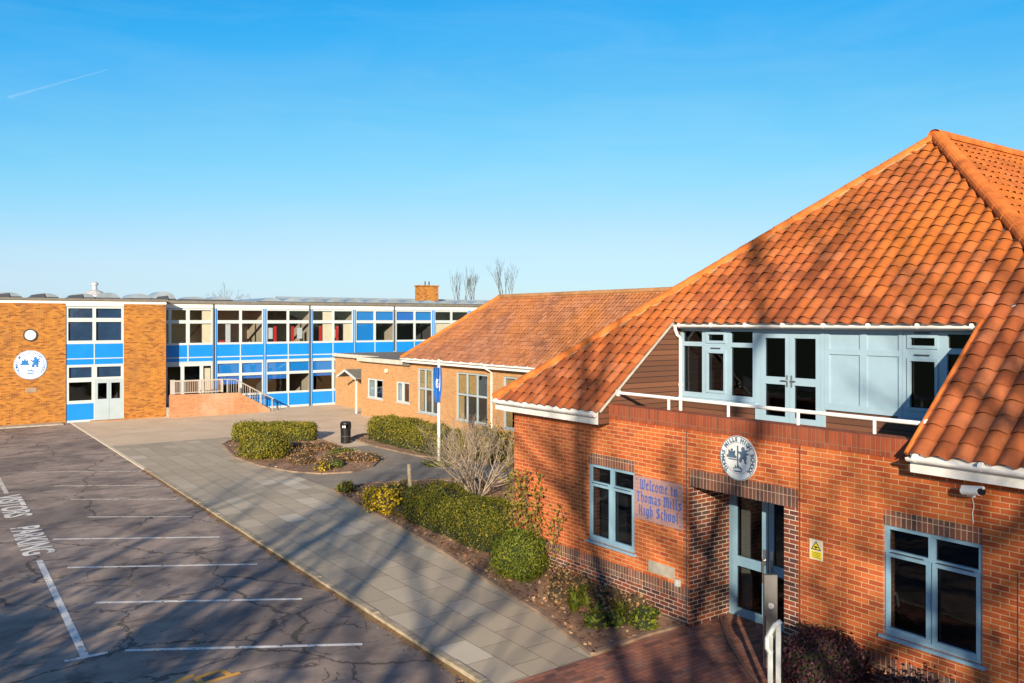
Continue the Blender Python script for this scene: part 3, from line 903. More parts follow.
# dark rooms behind the front
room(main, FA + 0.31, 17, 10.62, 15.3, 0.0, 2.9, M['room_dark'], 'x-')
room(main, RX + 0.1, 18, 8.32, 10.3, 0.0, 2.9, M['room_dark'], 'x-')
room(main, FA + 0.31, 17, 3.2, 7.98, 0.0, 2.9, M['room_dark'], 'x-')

# roof
EX, EN, ES, EZ = 10.96, 15.98, 2.48, 3.65
AL = math.atan2(5.70, 6.75); ca, sa = math.cos(AL), math.sin(AL)
SL = 6.75 / ca
APX, APY, APZ = EX + 6.75, (EN + ES) / 2, EZ + 5.70
hip = math.hypot(SL, 6.75)
hl = ((0, 0), (-SL / hip, 6.75 / hip)); hr = ((13.5, 0), (SL / hip, 6.75 / hip))
CU0, CU1, CV = EN - 12.40, EN - 6.12, (13.06 - EX) / ca
big = 1e3
def hp(u=None, v=None, s=1):
    return ((u, 0), (s, 0)) if u is not None else ((0, v), (0, s))
tiled_slope('roof', M['tile'], main, (EX, EN, EZ), (0, -1, 0), (ca, 0, sa), [
    (0, CU0, 0, SL, [hl, hp(u=CU0), hp(u=0, s=-1)]),
    (CU0, CU1, CV - 0.01, SL, [hl, hr, hp(u=CU0, s=-1), hp(u=CU1), hp(v=CV - 0.05, s=-1)]),
    (CU1, 13.5, 0, SL, [hr, hp(u=CU1, s=-1), hp(u=13.5)])], seed=3)
RL = 30.0
tiled_slope('roof', M['tile'], main, (EX, ES, EZ), (1, 0, 0), (0, ca, sa), [(0, RL - EX, 0, SL, [((0, 0), (-SL / hip, 6.75 / hip)), hp(v=SL), hp(u=RL - EX)])], seed=5, seg=6)
tiled_slope('roof', M['tile'], main, (RL, EN, EZ), (-1, 0, 0), (0, -ca, sa), [(0, RL - EX, 0, SL, [((RL - EX, 0), (SL / hip, 6.75 / hip)), hp(v=SL), hp(u=0, s=-1)])], seed=6, seg=4)
cap_tiles('hip_tile', M['hip'], main, (EX - 0.02, EN + 0.02, EZ + 0.05), (APX, APY, APZ + 0.05), r=0.12)
cap_tiles('hip_tile', M['hip'], main, (EX - 0.02, ES - 0.02, EZ + 0.05), (APX, APY, APZ + 0.06), r=0.145, seed=2)
mb = MB(); rnd = random.Random(77); n_ = 60
a_, b_ = Vector((EX + 0.1, EN - 0.23, EZ + 0.11)), Vector((APX - 0.1, APY - 0.05, APZ - 0.03))
mb.tube([a_.lerp(b_, i / n_) + Vector((0, rnd.uniform(-.015, .015), rnd.uniform(-.012, .008))) for i in range(n_ + 1)], [rnd.uniform(0.018, 0.036) for i in range(n_ + 1)], 6)
mb.build('hip_mortar', plain('bedding_mortar', (0.34, 0.20, 0.10), 0.9, 0.35, 5), main)
cap_tiles('ridge_tile', M['hip'], main, (RL, APY, APZ + 0.06), (APX - 0.1, APY, APZ + 0.06), r=0.14, seed=3)
gutter(main, (EX - 0.05, EN - 0.0, EZ - 0.03), (EX - 0.05, 12.43, EZ - 0.03), (-1, 0, 0), 0.26, 0.26)
gutter(main, (EX - 0.05, 6.09, EZ - 0.03), (EX - 0.05, ES, EZ - 0.03), (-1, 0, 0), 0.26, 0.26)
gutter(main, (EX, ES - 0.05, EZ - 0.03), (RL, ES - 0.05, EZ - 0.03), (0, -1, 0), 0.26, 0.3)
gutter(main, (RL, EN + 0.05, EZ - 0.03), (EX, EN + 0.05, EZ - 0.03), (0, 1, 0), 0.26, 0.3)
# brown boarding closing the roof beside the balcony, verges, dormer wall
def rz(x): return EZ + (x - EX) * sa / ca
for yy, d in ((12.402, 0.12), (6.118, -0.12)):
    mb = MB()
    mb.prism([(EX + 0.03, yy, EZ - 0.24), (13.32, yy, EZ - 0.24), (13.32, yy, rz(13.05) + 0.0), (13.05, yy, rz(13.05) - 0.02), (EX + 0.03, yy, rz(EX + 0.03) - 0.02)], (0, d, 0))
    mb.build('boarding', M['timber'], main)
DX = 13.3
ddf = FX(DX)
for a, b in ((-12.40, -10.46), (-8.95, -6.12)):
    mb = MB(); mb.panel(ddf, a, b, 3.45, 3.86, [], -0.012, -0.1)
    mb.build('boarding', M['timber'], main)
for yy in (12.37, 6.15):
    mb = MB(); mb.tube([(EX + 0.02, yy, EZ + 0.01), (13.1, yy, rz(13.1) + 0.005)], 0.028, 6)
    mb.build('verge', M['concrete'] if yy > 9 else M['hip'], main)
mb = MB(); mb.box((FA + 0.3, 6.13, 3.40), (DX, 12.39, 3.47))
mb.build('balcony_floor', M['felt'], main)
# dormer glazing: window, double doors, blank panels, window
fl = M['frame_light']
G1 = (-12.40, -10.46, 3.87, 5.30)
L1 = [(-12.33, -11.80, 3.97, 4.93), (-12.33, -11.80, 5.02, 5.24), (-11.66, -11.20, 4.02, 4.82), (-11.66, -11.20, 5.03, 5.20), (-11.06, -10.52, 3.97, 4.93), (-11.06, -10.52, 5.02, 5.24)]
w = win(main, ddf, *G1, L1, n=0.02, fmat=fl, gmat=M['glass_dark'], sashes=L1[2:4], sill=0.07)
for z in (4.89, 5.25):
    mb = MB(); mb.fbox(ddf, -11.55, -11.3, z, z + 0.02, 0.0425, 0.05); mb.build('trickle_vent', M['dark'], w)
mb = MB()
mb.panel(ddf, -10.455, -8.94, 3.48, 5.30, [(-10.32, -9.02, 3.52, 5.22)], 0.03, -0.06)
mb.build('door_frame', fl, main)
for a, b in ((-10.315, -9.674), (-9.666, -9.025)):
    mb = MB()
    H1 = [(a + 0.09, b - 0.09, 3.66, 4.26), (a + 0.09, b - 0.09, 4.40, 5.13)]
    mb.panel(ddf, a, b, 3.53, 5.21, H1, 0.036, -0.03)
    d = mb.build('door', fl, main)
    mb = MB()
    for q in H1: mb.face([ddf(q[0], q[2], 0.0), ddf(q[1], q[2], 0.0), ddf(q[1], q[3], 0.0), ddf(q[0], q[3], 0.0)])
    mb.build('pane', M['glass_dark'], d)
    mb = MB(); hu = b - 0.045 if a < -10 else a + 0.045
    mb.fbox(ddf, hu - 0.018, hu + 0.018, 4.22, 4.44, 0.0365, 0.046); s_ = -1 if a < -10 else 1
    mb.tube([ddf(hu, 4.34, 0.046), ddf(hu, 4.34, 0.08), ddf(hu + 0.11 * s_, 4.34, 0.08)], 0.01, 6)
    mb.build('handle', M['steel'], d)
P1 = (-8.935, -7.50, 3.87, 5.30)
LP = [(-8.85, -8.26, 3.99, 4.86), (-8.85, -8.26, 4.96, 5.24), (-8.13, -7.56, 3.99, 4.86), (-8.13, -7.56, 4.96, 5.24)]
mb = MB(); mb.panel(ddf, *P1, LP, 0.025, -0.06)
for q in LP: mb.face([ddf(q[0], q[2], 0.0), ddf(q[1], q[2], 0.0), ddf(q[1], q[3], 0.0), ddf(q[0], q[3], 0.0)])
mb.build('blank_panel', fl, main)
G2 = (-7.495, -6.12, 3.87, 5.30)
L2 = [(-7.38, -6.93, 4.02, 4.82), (-7.38, -6.93, 5.03, 5.20), (-6.76, -6.20, 3.97, 4.93), (-6.76, -6.20, 5.02, 5.24)]
w = win(main, ddf, *G2, L2, n=0.02, fmat=fl, gmat=M['glass_dark'], sashes=L2[:2], sill=0.07)
for z in (4.89, 5.25):
    mb = MB(); mb.fbox(ddf, -7.28, -7.03, z, z + 0.02, 0.0425, 0.05); mb.build('trickle_vent', M['dark'], w)
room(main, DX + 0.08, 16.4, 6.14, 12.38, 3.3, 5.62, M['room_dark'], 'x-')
mb = MB(); mb.fbox(ddf, -12.40, -6.12, 5.305, 5.40, 0.0, -0.08); mb.build('dormer_head', M['white'], main)
gutter(main, (13.05, 12.40, 5.37), (13.05, 6.08, 5.37), (-1, 0, 0), 0.12, 0.2, r=0.05)
# downpipe from the dormer gutter
mb = MB()
mb.tube([(13.05, 12.33, 5.33), (13.05, 12.33, 5.27), (13.12, 12.34, 5.16), (13.22, 12.34, 5.08), (13.22, 12.34, 3.5)], 0.035, 10)
mb.tube([(13.22, 12.34, 4.08), (13.22, 12.34, 4.14)], 0.045, 10)
mb.build('downpipe', M['upvc'], main)
# balcony rail
mb = MB()
mb.tube([(11.47, 12.40, 4.02), (11.47, 6.12, 4.02)], 0.032, 10)
for yy in (12.39, 6.14): mb.tube([(11.47, yy, 4.02), (11.47, yy - 0.03, 4.02)], 0.07, 14)
rail = mb.build('balcony_rail', M['upvc'], main)
for yy in (11.0, 9.6, 8.2, 6.9):
    mb = MB()
    mb.tube([(11.47, yy, 3.46), (11.47, yy, 4.0)], 0.026, 8)
    mb.build('post', M['upvc'], rail)

# ------------------------------------------------------------------ things on the front wall
def beast(mb, fr, cu, cz, s, n0, mat, ship=False):
    lion = [(-.30,-.50),(-.12,-.46),(-.05,-.25),(.08,-.30),(.10,-.50),(.28,-.50),(.22,-.38),(.30,-.12),(.20,.05),(.38,.02),(.44,.12),(.22,.18),(.40,.30),(.34,.38),(.14,.30),(.12,.48),(-.06,.52),(-.16,.38),(-.10,.24),(-.26,.18),(-.40,.26),(-.44,.14),(-.26,.04),(-.18,-.08),(-.30,-.22)]
    keep = [(-.45,-.30),(.45,-.30),(.42,-.12),(.30,-.10),(.32,.26),(.22,.26),(.20,.12),(.10,.12),(.10,.36),(-.10,.36),(-.10,.12),(-.20,.12),(-.22,.26),(-.32,.26),(-.30,-.10),(-.48,-.12)]
    pts = keep if ship else lion
    P = [fr(cu + x * s, cz + y * s, n0) for x, y in pts]
    # fan from the centre keeps the outline exact for these star-shaped figures
    c = fr(cu, cz, n0)
    for i in range(len(P)): mb.face([c, P[i], P[(i + 1) % len(P)]], mat)

def round_seal(name, label, fr, u, z, r, ink, sword, loc, rz_=None):
    t = thing(name, label, 'school seal', loc)
    mb = MB(); mb.disc(fr, u, z, r, 0.03, 0.002)
    mb.build('disc', M['seal'], t)
    K = 64
    for r0, r1 in ((r * 0.985, r * 0.955), (r * 0.70, r * 0.685)):
        mb = MB()
        for i in range(K):
            a, b = 2 * PI * i / K, 2 * PI * (i + 1) / K
            mb.face([fr(u + q * math.cos(w), z + q * math.sin(w), 0.033) for q, w in ((r1, a), (r0, a), (r0, b), (r1, b))])
        mb.build('ring', ink, t)
    mb = MB()
    txt = 'THOMAS MILLS HIGH SCHOOL'
    for i, ch in enumerate(txt):
        if ch == ' ': continue
        a = R(222) - R(264) * i / (len(txt) - 1)
        vs, fs = text_polys(ch, r * 0.25, 0.006)
        ca_, sa_ = math.cos(a - PI / 2), math.sin(a - PI / 2)
        cu, cz = u + r * 0.745 * math.cos(a), z + r * 0.745 * math.sin(a)
        put_text(mb, vs, fs, lambda x, y: fr(cu + x * ca_ - y * sa_, cz + x * sa_ + y * ca_, 0.034))
    mb.build('lettering', ink, t)
    mb = MB()
    beast(mb, fr, u - r * 0.33, z + r * 0.17, r * 0.62, 0.034, 0, True)
    beast(mb, fr, u + r * 0.30, z + r * 0.17, r * 0.72, 0.0345, 0)
    if sword:
        mb.fbox(fr, u - r * 0.035, u + r * 0.035, z - r * 0.42, z + r * 0.56, 0.031, 0.036)
        mb.fbox(fr, u - r * 0.52, u + r * 0.12, z - r * 0.10, z - r * 0.05, 0.031, 0.0365)
    else:
        mb.fbox(fr, u - r * 0.6, u + r * 0.6, z - r * 0.16, z - r * 0.12, 0.031, 0.036)
    for i, (dx, dz, h) in enumerate(((-.22, -.52, .10), (-.13, -.50, .20), (-.04, -.48, .14), (.05, -.49, .22), (.14, -.51, .16), (.22, -.53, .10))):
        c0 = u + r * dx; z0 = z + r * dz                 # leafy crest below the beasts
        mb.prism([fr(c0, z0, 0.031), fr(c0 + r * .05, z0 + r * h * .5, 0.031), fr(c0, z0 + r * h, 0.031), fr(c0 - r * .05, z0 + r * h * .5, 0.031)], fr.n * 0.003)
    mb.prism([fr(u - r * .26, z - r * .55, 0.031), fr(u + r * .26, z - r * .55, 0.031), fr(u + r * .16, z - r * .62, 0.031), fr(u - r * .16, z - r * .62, 0.031)], fr.n * 0.005)
    mb.build('emblem', ink, t)
    return t
round_seal('round_seal', 'round white seal with grey-blue emblem above the blue entrance doors', fr, -9.2, 3.16, 0.375, plain('seal_grey_ink', (0.10, 0.16, 0.24), 0.5, 0.2), True, (FA, 9.2, 3.16))

# blackletter lettering: broad-nib strokes on a clear panel
GL = {
 'i': ([[(.1,.62),(.2,.72),(.2,.1),(.3,0)], [(.16,.9),(.24,1.0)]], .42),
 'l': ([[(.1,1.0),(.2,1.05),(.2,.1),(.32,0)]], .42),
 't': ([[(.2,.95),(.2,.1),(.34,0)], [(.05,.7),(.38,.7)]], .46),
 'c': ([[(.42,.66),(.28,.74),(.16,.6),(.16,.12),(.28,0),(.44,.1)]], .5),
 'e': ([[(.16,.36),(.42,.56),(.28,.74),(.16,.6),(.16,.12),(.28,0),(.44,.1)]], .52),
 'o': ([[(.28,.74),(.16,.6),(.16,.12),(.3,0),(.46,.12),(.46,.6),(.28,.74)]], .62),
 'a': ([[(.14,.62),(.28,.74),(.42,.62),(.42,.08),(.52,0)], [(.42,.42),(.2,.34),(.16,.12),(.28,0),(.42,.12)]], .62),
 's': ([[(.44,.64),(.28,.74),(.16,.58),(.42,.28),(.42,.12),(.26,0),(.1,.1)]], .54),
 'm': ([[(.06,.64),(.16,.72),(.16,.06),(.24,0)], [(.16,.62),(.34,.74),(.42,.64),(.42,.06),(.5,0)], [(.42,.62),(.6,.74),(.68,.64),(.68,.08),(.78,0)]], .86),
 'h': ([[(.08,1.0),(.18,1.05),(.18,.06),(.26,0)], [(.18,.6),(.36,.74),(.46,.62),(.46,.1),(.36,-.14)]], .6),
 'g': ([[(.44,.66),(.28,.74),(.16,.6),(.16,.14),(.28,.02),(.44,.12)], [(.44,.72),(.44,-.1),(.3,-.26),(.12,-.18)]], .6),
 'W': ([[(.06,.95),(.2,1.02),(.2,.16),(.34,0),(.5,.14),(.5,.95)], [(.5,.14),(.66,0),(.84,.2),(.84,.9),(.72,1.04)]], 1.0),
 'T': ([[(.04,.86),(.16,1.0),(.62,.92),(.74,1.02)], [(.38,.94),(.38,.10),(.28,0)], [(.38,.10),(.52,0)]], .74),
 'M': ([[(.02,.1),(.16,0),(.16,.9),(.06,1.0)], [(.16,.86),(.34,1.02),(.44,.9),(.44,.05)], [(.44,.86),(.62,1.02),(.74,.9),(.74,.1),(.86,0)]], .92),
 'H': ([[(.06,1.0),(.16,.94),(.16,.08),(.06,0)], [(.60,1.04),(.52,.94),(.52,.08),(.64,0)], [(.16,.52),(.52,.56)]], .74),
 'S': ([[(.62,.86),(.42,1.02),(.2,.9),(.2,.66),(.58,.4),(.58,.14),(.36,0),(.1,.12)], [(.4,.95),(.4,.1)]], .74),
}
def blackletter(mb, fr, txt, uc, z, size, n):
    wd = sum(.34 if ch == ' ' else GL[ch][1] * 0.9 for ch in txt) * size
    u = uc - wd / 2; q = 0; k = Vector((.046, .038)) * size; HS = 0.9
    for ch in txt:
        if ch == ' ': u += .34 * size; continue
        for st in GL[ch][0]:
            for a, b in zip(st, st[1:]):
                a = Vector((u + a[0] * HS * size, z + a[1] * size)); b = Vector((u + b[0] * HS * size, z + b[1] * size))
                nn = n + 0.0002 * (q % 7); q += 1
                d = (b - a).normalized()
                kk = k if abs(d.x * k.y - d.y * k.x) > 0.3 * k.length else k + Vector((-d.y, d.x)) * 0.03 * size
                pts = [a - kk, b - kk, b + kk, a + kk]
                mb.prism([fr(p.x, p.y, nn) for p in pts], fr.n * 0.004)
        u += GL[ch][1] * HS * size
ws = thing('wall_sign', 'clear wall panel with blue old-style welcome lettering between the window and entrance', 'sign', (FA, 11.0, 2.1))
k = N('clear_acrylic')
tr = k.n('ShaderNodeBsdfTransparent'); tr.inputs[0].default_value = (0.93, 0.90, 0.94, 1)
mx = k.n('ShaderNodeMixShader'); mx.inputs[0].default_value = 0.26
k.base((0.56, 0.46, 0.48)); k.rough(0.15)
k.t.links.new(tr.outputs[0], mx.inputs[1]); k.t.links.new(k.b.outputs[0], mx.inputs[2]); k.t.links.new(mx.outputs[0], k.t.nodes['Material Output'].inputs[0])
mb = MB(); mb.fbox(fr, -11.64, -10.42, 1.70, 2.52, 0.03, 0.036)
mb.build('panel', k.m, ws)
for u, z in ((-11.58, 1.76), (-11.58, 2.46), (-10.48, 1.76), (-10.48, 2.46)):
    mb = MB(); mb.disc(fr, u, z, 0.016, 0.046, 0.001, 12); mb.build('standoff', M['steel'], ws)
mb = MB()
blackletter(mb, fr, 'Welcome to', -11.03, 2.28, 0.182, 0.037)
blackletter(mb, fr, 'Thomas Mills', -11.03, 2.04, 0.182, 0.037)
blackletter(mb, fr, 'High School', -11.03, 1.80, 0.182, 0.037)
mb.build('lettering', M['letter_blue'], ws)

mb = MB(); mb.fbox(fr, -11.30, -10.65, 0.77, 0.97, 0.001, 0.02)
tag(mb.build('wall_plaque', M['concrete'], at=(FA, 10.97, 0.77), bevel=0.006), 'blank pale stone plaque low on the brick wall under the welcome panel', 'plaque')
jb = MB(); jb.fbox(fr, -10.60, -10.50, 0.68, 0.80, 0.001, 0.06); jb.disc(fr, -10.55, 0.74, 0.03, 0.068, 0.06, 14)
tag(jb.build('socket_box', M['galv'], at=(FA, 10.55, 0.68), bevel=0.008), 'small grey electrical box on the wall just left of the entrance', 'box')

# camera warning sign
cs = thing('warning_sign', 'small white sign with yellow camera warning triangle right of the entrance', 'sign', (FA, 7.72, 1.8))
mb = MB(); mb.fbox(fr, -7.84, -7.61, 1.80, 2.11, 0.001, 0.008); mb.build('plate', plain('cream_plate', (0.70, 0.64, 0.48), 0.45, 0.05), cs)
mb = MB()
mb.prism([fr(-7.815, 1.95, 0.0085), fr(-7.635, 1.95, 0.0085), fr(-7.725, 2.09, 0.0085)], fr.n * 0.001, 1)
mb.prism([fr(-7.79, 1.965, 0.0097), fr(-7.66, 1.965, 0.0097), fr(-7.725, 2.066, 0.0097)], fr.n * 0.001, 0)
mb.fbox(fr, -7.755, -7.70, 1.985, 2.005, 0.0108, 0.012, 1); mb.fbox(fr, -7.735, -7.725, 1.97, 1.985, 0.0108, 0.012, 1); mb.fbox(fr, -7.70, -7.685, 1.99, 2.0, 0.0108, 0.012, 1)
mb.build('camera_symbol', [M['yellow'], M['black']], cs)
mb = MB(); mb.fbox(fr, -7.82, -7.63, 1.82, 1.93, 0.0085, 0.0095); mb.build('yellow_band', M['yellow'], cs)
mb = MB()
for i in range(4): mb.fbox(fr, -7.80, -7.66 + 0.01 * (i % 2), 1.905 - i * 0.024, 1.912 - i * 0.024, 0.0096, 0.0102)
mb.build('small_print', M['dark'], cs)
# security camera
cc = thing('security_camera', 'white bullet security camera on a bracket under the right-hand gutter', 'security camera', (FA, 5.3, 3.28))
mb = MB(); mb.fbox(fr, -5.46, -5.36, 3.16, 3.26, 0.001, 0.04); mb.tube([fr(-5.41, 3.21, 0.04), fr(-5.38, 3.20, 0.14), fr(-5.33, 3.27, 0.20)], 0.02, 8)
mb.build('bracket', M['upvc'], cc)
mb = MB(); mb.tube([fr(-5.42, 3.26, 0.22), fr(-5.17, 3.30, 0.30)], 0.052, 14); mb.tube([fr(-5.43, 3.31, 0.22), fr(-5.12, 3.355, 0.31)], 0.022, 8)
mb.build('housing', M['upvc'], cc)
mb = MB(); mb.tube([fr(-5.125, 3.307, 0.315), fr(-5.168, 3.30, 0.30)], 0.045, 14); mb.build('lens', M['black'], cc)
mb = MB(); mb.tube([fr(-5.40, 3.17, 0.02), fr(-5.38, 3.05, 0.012), fr(-5.40, 2.95, 0.012), fr(-5.39, 2.82, 0.01)], 0.006, 6); mb.build('cable', M['upvc'], cc)

# entrance step, push-button post, handrail
mb = MB()
mb.prism([(RX - 0.002, 10.29, 0.01), (11.95, 10.15, 0.01), (11.2, 9.35, 0.01), (10.6, 8.55, 0.01), (10.2, 7.9, 0.01), (10.2, 7.76, 0.01), (FA - 0.004, 7.76, 0.01), (FA - 0.004, 8.306, 0.01), (RX - 0.002, 8.306, 0.01)], (0, 0, 0.045))
st = mb.build('entrance_step', M['pavers'], kind='structure')
mb = MB()
pts = [(11.98, 10.20, 0.05), (11.6, 9.80, 0.05), (11.2, 9.35, 0.05), (10.9, 8.95, 0.05), (10.6, 8.55, 0.05), (10.2, 7.9, 0.05)]
mb.tube(pts, 0.028, 6)
mb.build('step_nosing', plain('nosing', (0.20, 0.11, 0.075), 0.8, 0.2), kind='structure')
pp = thing('push_button_post', 'tall flat brushed steel post with door button in front of the entrance doors', 'post', (10.9, 8.3, 0.05))
mb = MB(); pf = F((10.9, 8.3, 0), Vector((0.8, -0.6, 0)).normalized(), Vector((-0.6, -0.8, 0)).normalized())
mb.fbox(pf, 0, 0, 0, 0, 0, 0) if False else None
def obox(mb, fr, u0, u1, z0, z1, n0, n1, mat=0):
    mb.prism([fr(u0, z0, n0), fr(u1, z0, n0), fr(u1, z1, n0), fr(u0, z1, n0)], fr.n * (n1 - n0), mat)
obox(mb, pf, -0.10, 0.10, 0.05, 1.50, 0.04, -0.04)
mb.build('post_body', M['steel'], pp, bevel=0.006)
mb = MB(); mb.disc(pf, 0.0, 1.02, 0.045, 0.05, 0.041, 20); mb.build('button', M['galv'], pp)
hrl = thing('handrail', 'galvanised steel handrail end with bent top bar beside the dark bush', 'handrail', (9.75, 7.35, 0))
hw = plain('pale_galvanised', (0.55, 0.60, 0.60), 0.45, 0.15, 6)
mb = MB()
mb.tube([(9.72, 7.45, 1.02), (9.95, 7.50, 1.14), (10.05, 7.48, 1.18)], 0.035, 8)
mb.tube([(9.72, 7.45, 1.03), (9.68, 7.42, 0.90), (9.72, 7.40, 0.84)], 0.035, 8)
mb.build('rail', hw, hrl)
for x, yv, top in ((9.80, 7.46, 1.05), (10.02, 7.49, 1.15)):
    mb = MB(); mb.box((x - 0.025, yv - 0.025, 0.0), (x + 0.025, yv + 0.025, top)); mb.box((x - 0.06, yv - 0.06, 0.007), (x + 0.06, yv + 0.06, 0.02))
    mb.build('post', hw, hrl)

# ------------------------------------------------------------------ hall wing with the older tiled roof, and flat-roofed entrance block
WX = 21.4
wing = thing('hall_wing', 'long single-storey buff brick hall under a weathered orange tiled hip roof behind the flagpole', 'building', (WX, 30, 0))
wf = FX(WX)
T1 = (-38.25, -36.15, 0.74, 3.02); T2 = (-34.48, -31.80, 0.70, 3.0); T3 = (-30.52, -27.9, 0.70, 3.0); T4 = (-26.4, -23.8, 0.70, 3.0)
mb = MB()
mb.panel(wf, -38.95, -15.64, -0.15, 3.30, [T1, T2, T3, T4], 0, -0.3, 0)
mb.panel(F((0, 38.95, 0), (-1, 0, 0), (0, 1, 0)), -28.2, -WX - 0.301, -0.15, 3.3, [], 0, -0.3, 0)
mb.build('wall', M['brick_buff'], wing)
for W, nc in ((T1, 3), (T2, 3), (T3, 3), (T4, 3)):
    u0, u1, z0, z1 = W; L = []
    cw = (u1 - u0 - 0.07) / nc; tz = z0 + (z1 - z0) * 0.54
    for i in range(nc):
        a = u0 + 0.07 + cw * i
        L += [(a, a + cw - 0.07, z0 + 0.08, tz - 0.04), (a, a + cw - 0.07, tz + 0.05, z1 - 0.08)]
    bl = []
    for i, q in enumerate(L):
        if i in (0, 1, 3): bl.append((q[0] - 0.02, q[0] + (q[1] - q[0]) * (0.75 if i else 0.5), q[2], q[3], 'curtain'))
    win(wing, wf, u0, u1, z0, z1, L, n=-0.04, fmat=M['frame_grey'], sill=0.09, blinds_or_tints=bl)
room(wing, WX + 0.31, 28.0, 15.7, 38.6, 0.0, 3.25, M['room_dark'], 'x-')
wEX, wEN, wEZ = 21.0, 39.3, 3.52
wSL = 3.74 / ca; wr = 3.74; wl = 39.3 - 12.0
h2 = math.hypot(wSL, wr)
tiled_slope('roof', M['tile_old'], wing, (wEX, wEN, wEZ), (0, -1, 0), (ca, 0, sa), [(0, wl, 0, wSL, [((0, 0), (-wSL / h2, wr / h2)), hp(v=wSL), hp(u=wl), hp(u=0, s=-1)])], amp=0.024, tw=0.23, th=0.26, seg=6, seed=11)
tiled_slope('roof', M['tile_old'], wing, (wEX + 2 * wr, wEN, wEZ), (-1, 0, 0), (0, -ca, sa), [(0, 2 * wr, 0, wSL, [((0, 0), (-wSL / h2, wr / h2)), ((2 * wr, 0), (wSL / h2, wr / h2))])], amp=0.024, tw=0.23, th=0.26, seg=4, seed=12)
tiled_slope('roof', M['tile_old'], wing, (wEX + 2 * wr, wEN - wl, wEZ), (0, 1, 0), (-ca, 0, sa), [(0, wl, 0, wSL, [((wl, 0), (wSL / h2, wr / h2)), hp(v=wSL), hp(u=0, s=-1)])], amp=0.035, seg=3, seed=13)
rzw = wEZ + wr * sa / ca
cap_tiles('hip_tile', M['hip'], wing, (wEX, wEN, wEZ + 0.04), (wEX + wr, wEN - wr, rzw + 0.06), r=0.13, seed=14)
cap_tiles('hip_tile', M['hip'], wing, (wEX + 2 * wr, wEN, wEZ + 0.04), (wEX + wr, wEN - wr, rzw + 0.06), r=0.13, seed=15)
cap_tiles('ridge_tile', plain('old_ridge_tile', (0.34, 0.17, 0.07), 0.85, 0.35, 1.2), wing, (wEX + wr, wEN - wr + 0.1, rzw + 0.05), (wEX + wr, 12.2, rzw + 0.05), r=0.13, seed=16)
gutter(wing, (wEX - 0.05, wEN, wEZ - 0.03), (wEX - 0.05, 16.1, wEZ - 0.03), (-1, 0, 0), 0.24, 0.36)
gutter(wing, (wEX + 2 * wr, wEN + 0.05, wEZ - 0.03), (wEX, wEN + 0.05, wEZ - 0.03), (0, 1, 0), 0.24, 0.36)
mb = MB(); mb.tube([(wEX - 0.05, 31.35, 3.46), (wEX - 0.05, 31.35, 3.34), (WX - 0.07, 31.35, 3.12), (WX - 0.07, 31.35, 0.05)], 0.045, 8)
for z in (2.6, 1.2): mb.tube([(WX - 0.07, 31.35, z), (WX - 0.07, 31.35, z + 0.06)], 0.058, 8)
mb.build('downpipe', M['upvc'], wing)

M['fascia_soft'] = plain('weathered_fascia', (0.52, 0.48, 0.42), 0.6, 0.15)
blk = thing('entrance_block', 'low flat-roofed pale brick entrance block with small canopy joining the blue school building', 'building', (WX, 42, 0))
B1 = (-44.12, -42.22, 1.06, 2.18); B2 = (-40.62, -39.15, 1.08, 2.20)
mb = MB()
mb.panel(wf, -44.95, -38.96, -0.15, 3.10, [B1, B2], 0, -0.3, 0)
mb.panel(F((0, 44.95, 0), (-1, 0, 0), (0, 1, 0)), -23.6, -WX - 0.301, -0.15, 3.1, [], 0, -0.25, 0)
mb.panel(FX(22.8), -51.85, -48.9, -0.15, 3.1, [], 0, -0.25, 0)
mb.panel(FY(48.9), 23.05, 23.6, -0.15, 3.1, [], 0, -0.25, 0)
mb.panel(FX(23.6), -48.65, -44.95, -0.15, 3.1, [(-46.9, -45.2, 0.0, 2.2)], 0, -0.2, 0)
mb.build('wall', M['brick_buff'], blk)
for W in (B1, B2):
    u0, u1, z0, z1 = W; c = (u0 + u1) / 2
    L = [(u0 + 0.08, c - 0.05, z0 + 0.08, z1 - 0.08), (c + 0.05, u1 - 0.08, z0 + 0.08, z1 - 0.08)]
    win(blk, wf, u0, u1, z0, z1, L, n=-0.03, fmat=M['frame_pale'], sill=0.08, sashes=L[:1],
        blinds_or_tints=[(L[0][0], L[0][0] + 0.45, z0 + 0.05, z1 - 0.05, 'frame_light')])
room(blk, WX + 0.31, 26, 39.2, 44.6, 0, 3.0, M['room_dark'], 'x-')
win(blk, FX(23.6), -46.9, -45.2, 0.0, 2.2, [(-46.8, -46.1, 0.1, 2.1), (-46.0, -45.3, 0.1, 2.1)], n=-0.02, fmat=M['frame_pale'], gmat=M['glass_dark'], name='door')
mb = MB(); mb.box((21.22, 38.97, 3.10), (28.5, 45.12, 3.34)); mb.box((22.62, 45.124, 3.10), (28.5, 51.84, 3.33))
mb.build('roof', [M['felt']], blk)
mb = MB(); mb.box((21.19, 39.6, 3.13), (21.217, 45.14, 3.36)); mb.box((22.59, 45.15, 3.14), (22.617, 51.82, 3.35)); mb.box((21.22, 45.123, 3.13), (22.61, 45.15, 3.36))
mb.build('fascia', M['fascia_soft'], blk)
mb = MB(); mb.lathe((24.4, 43.0, 3.34), [(0.75, 0), (0.75, 0.15), (0.70, 0.17), (0.62, 0.28), (0.42, 0.38), (0.15, 0.43), (0.02, 0.435)], 24)
mb.build('rooflight', M['roof_metal'], blk, smooth=True)
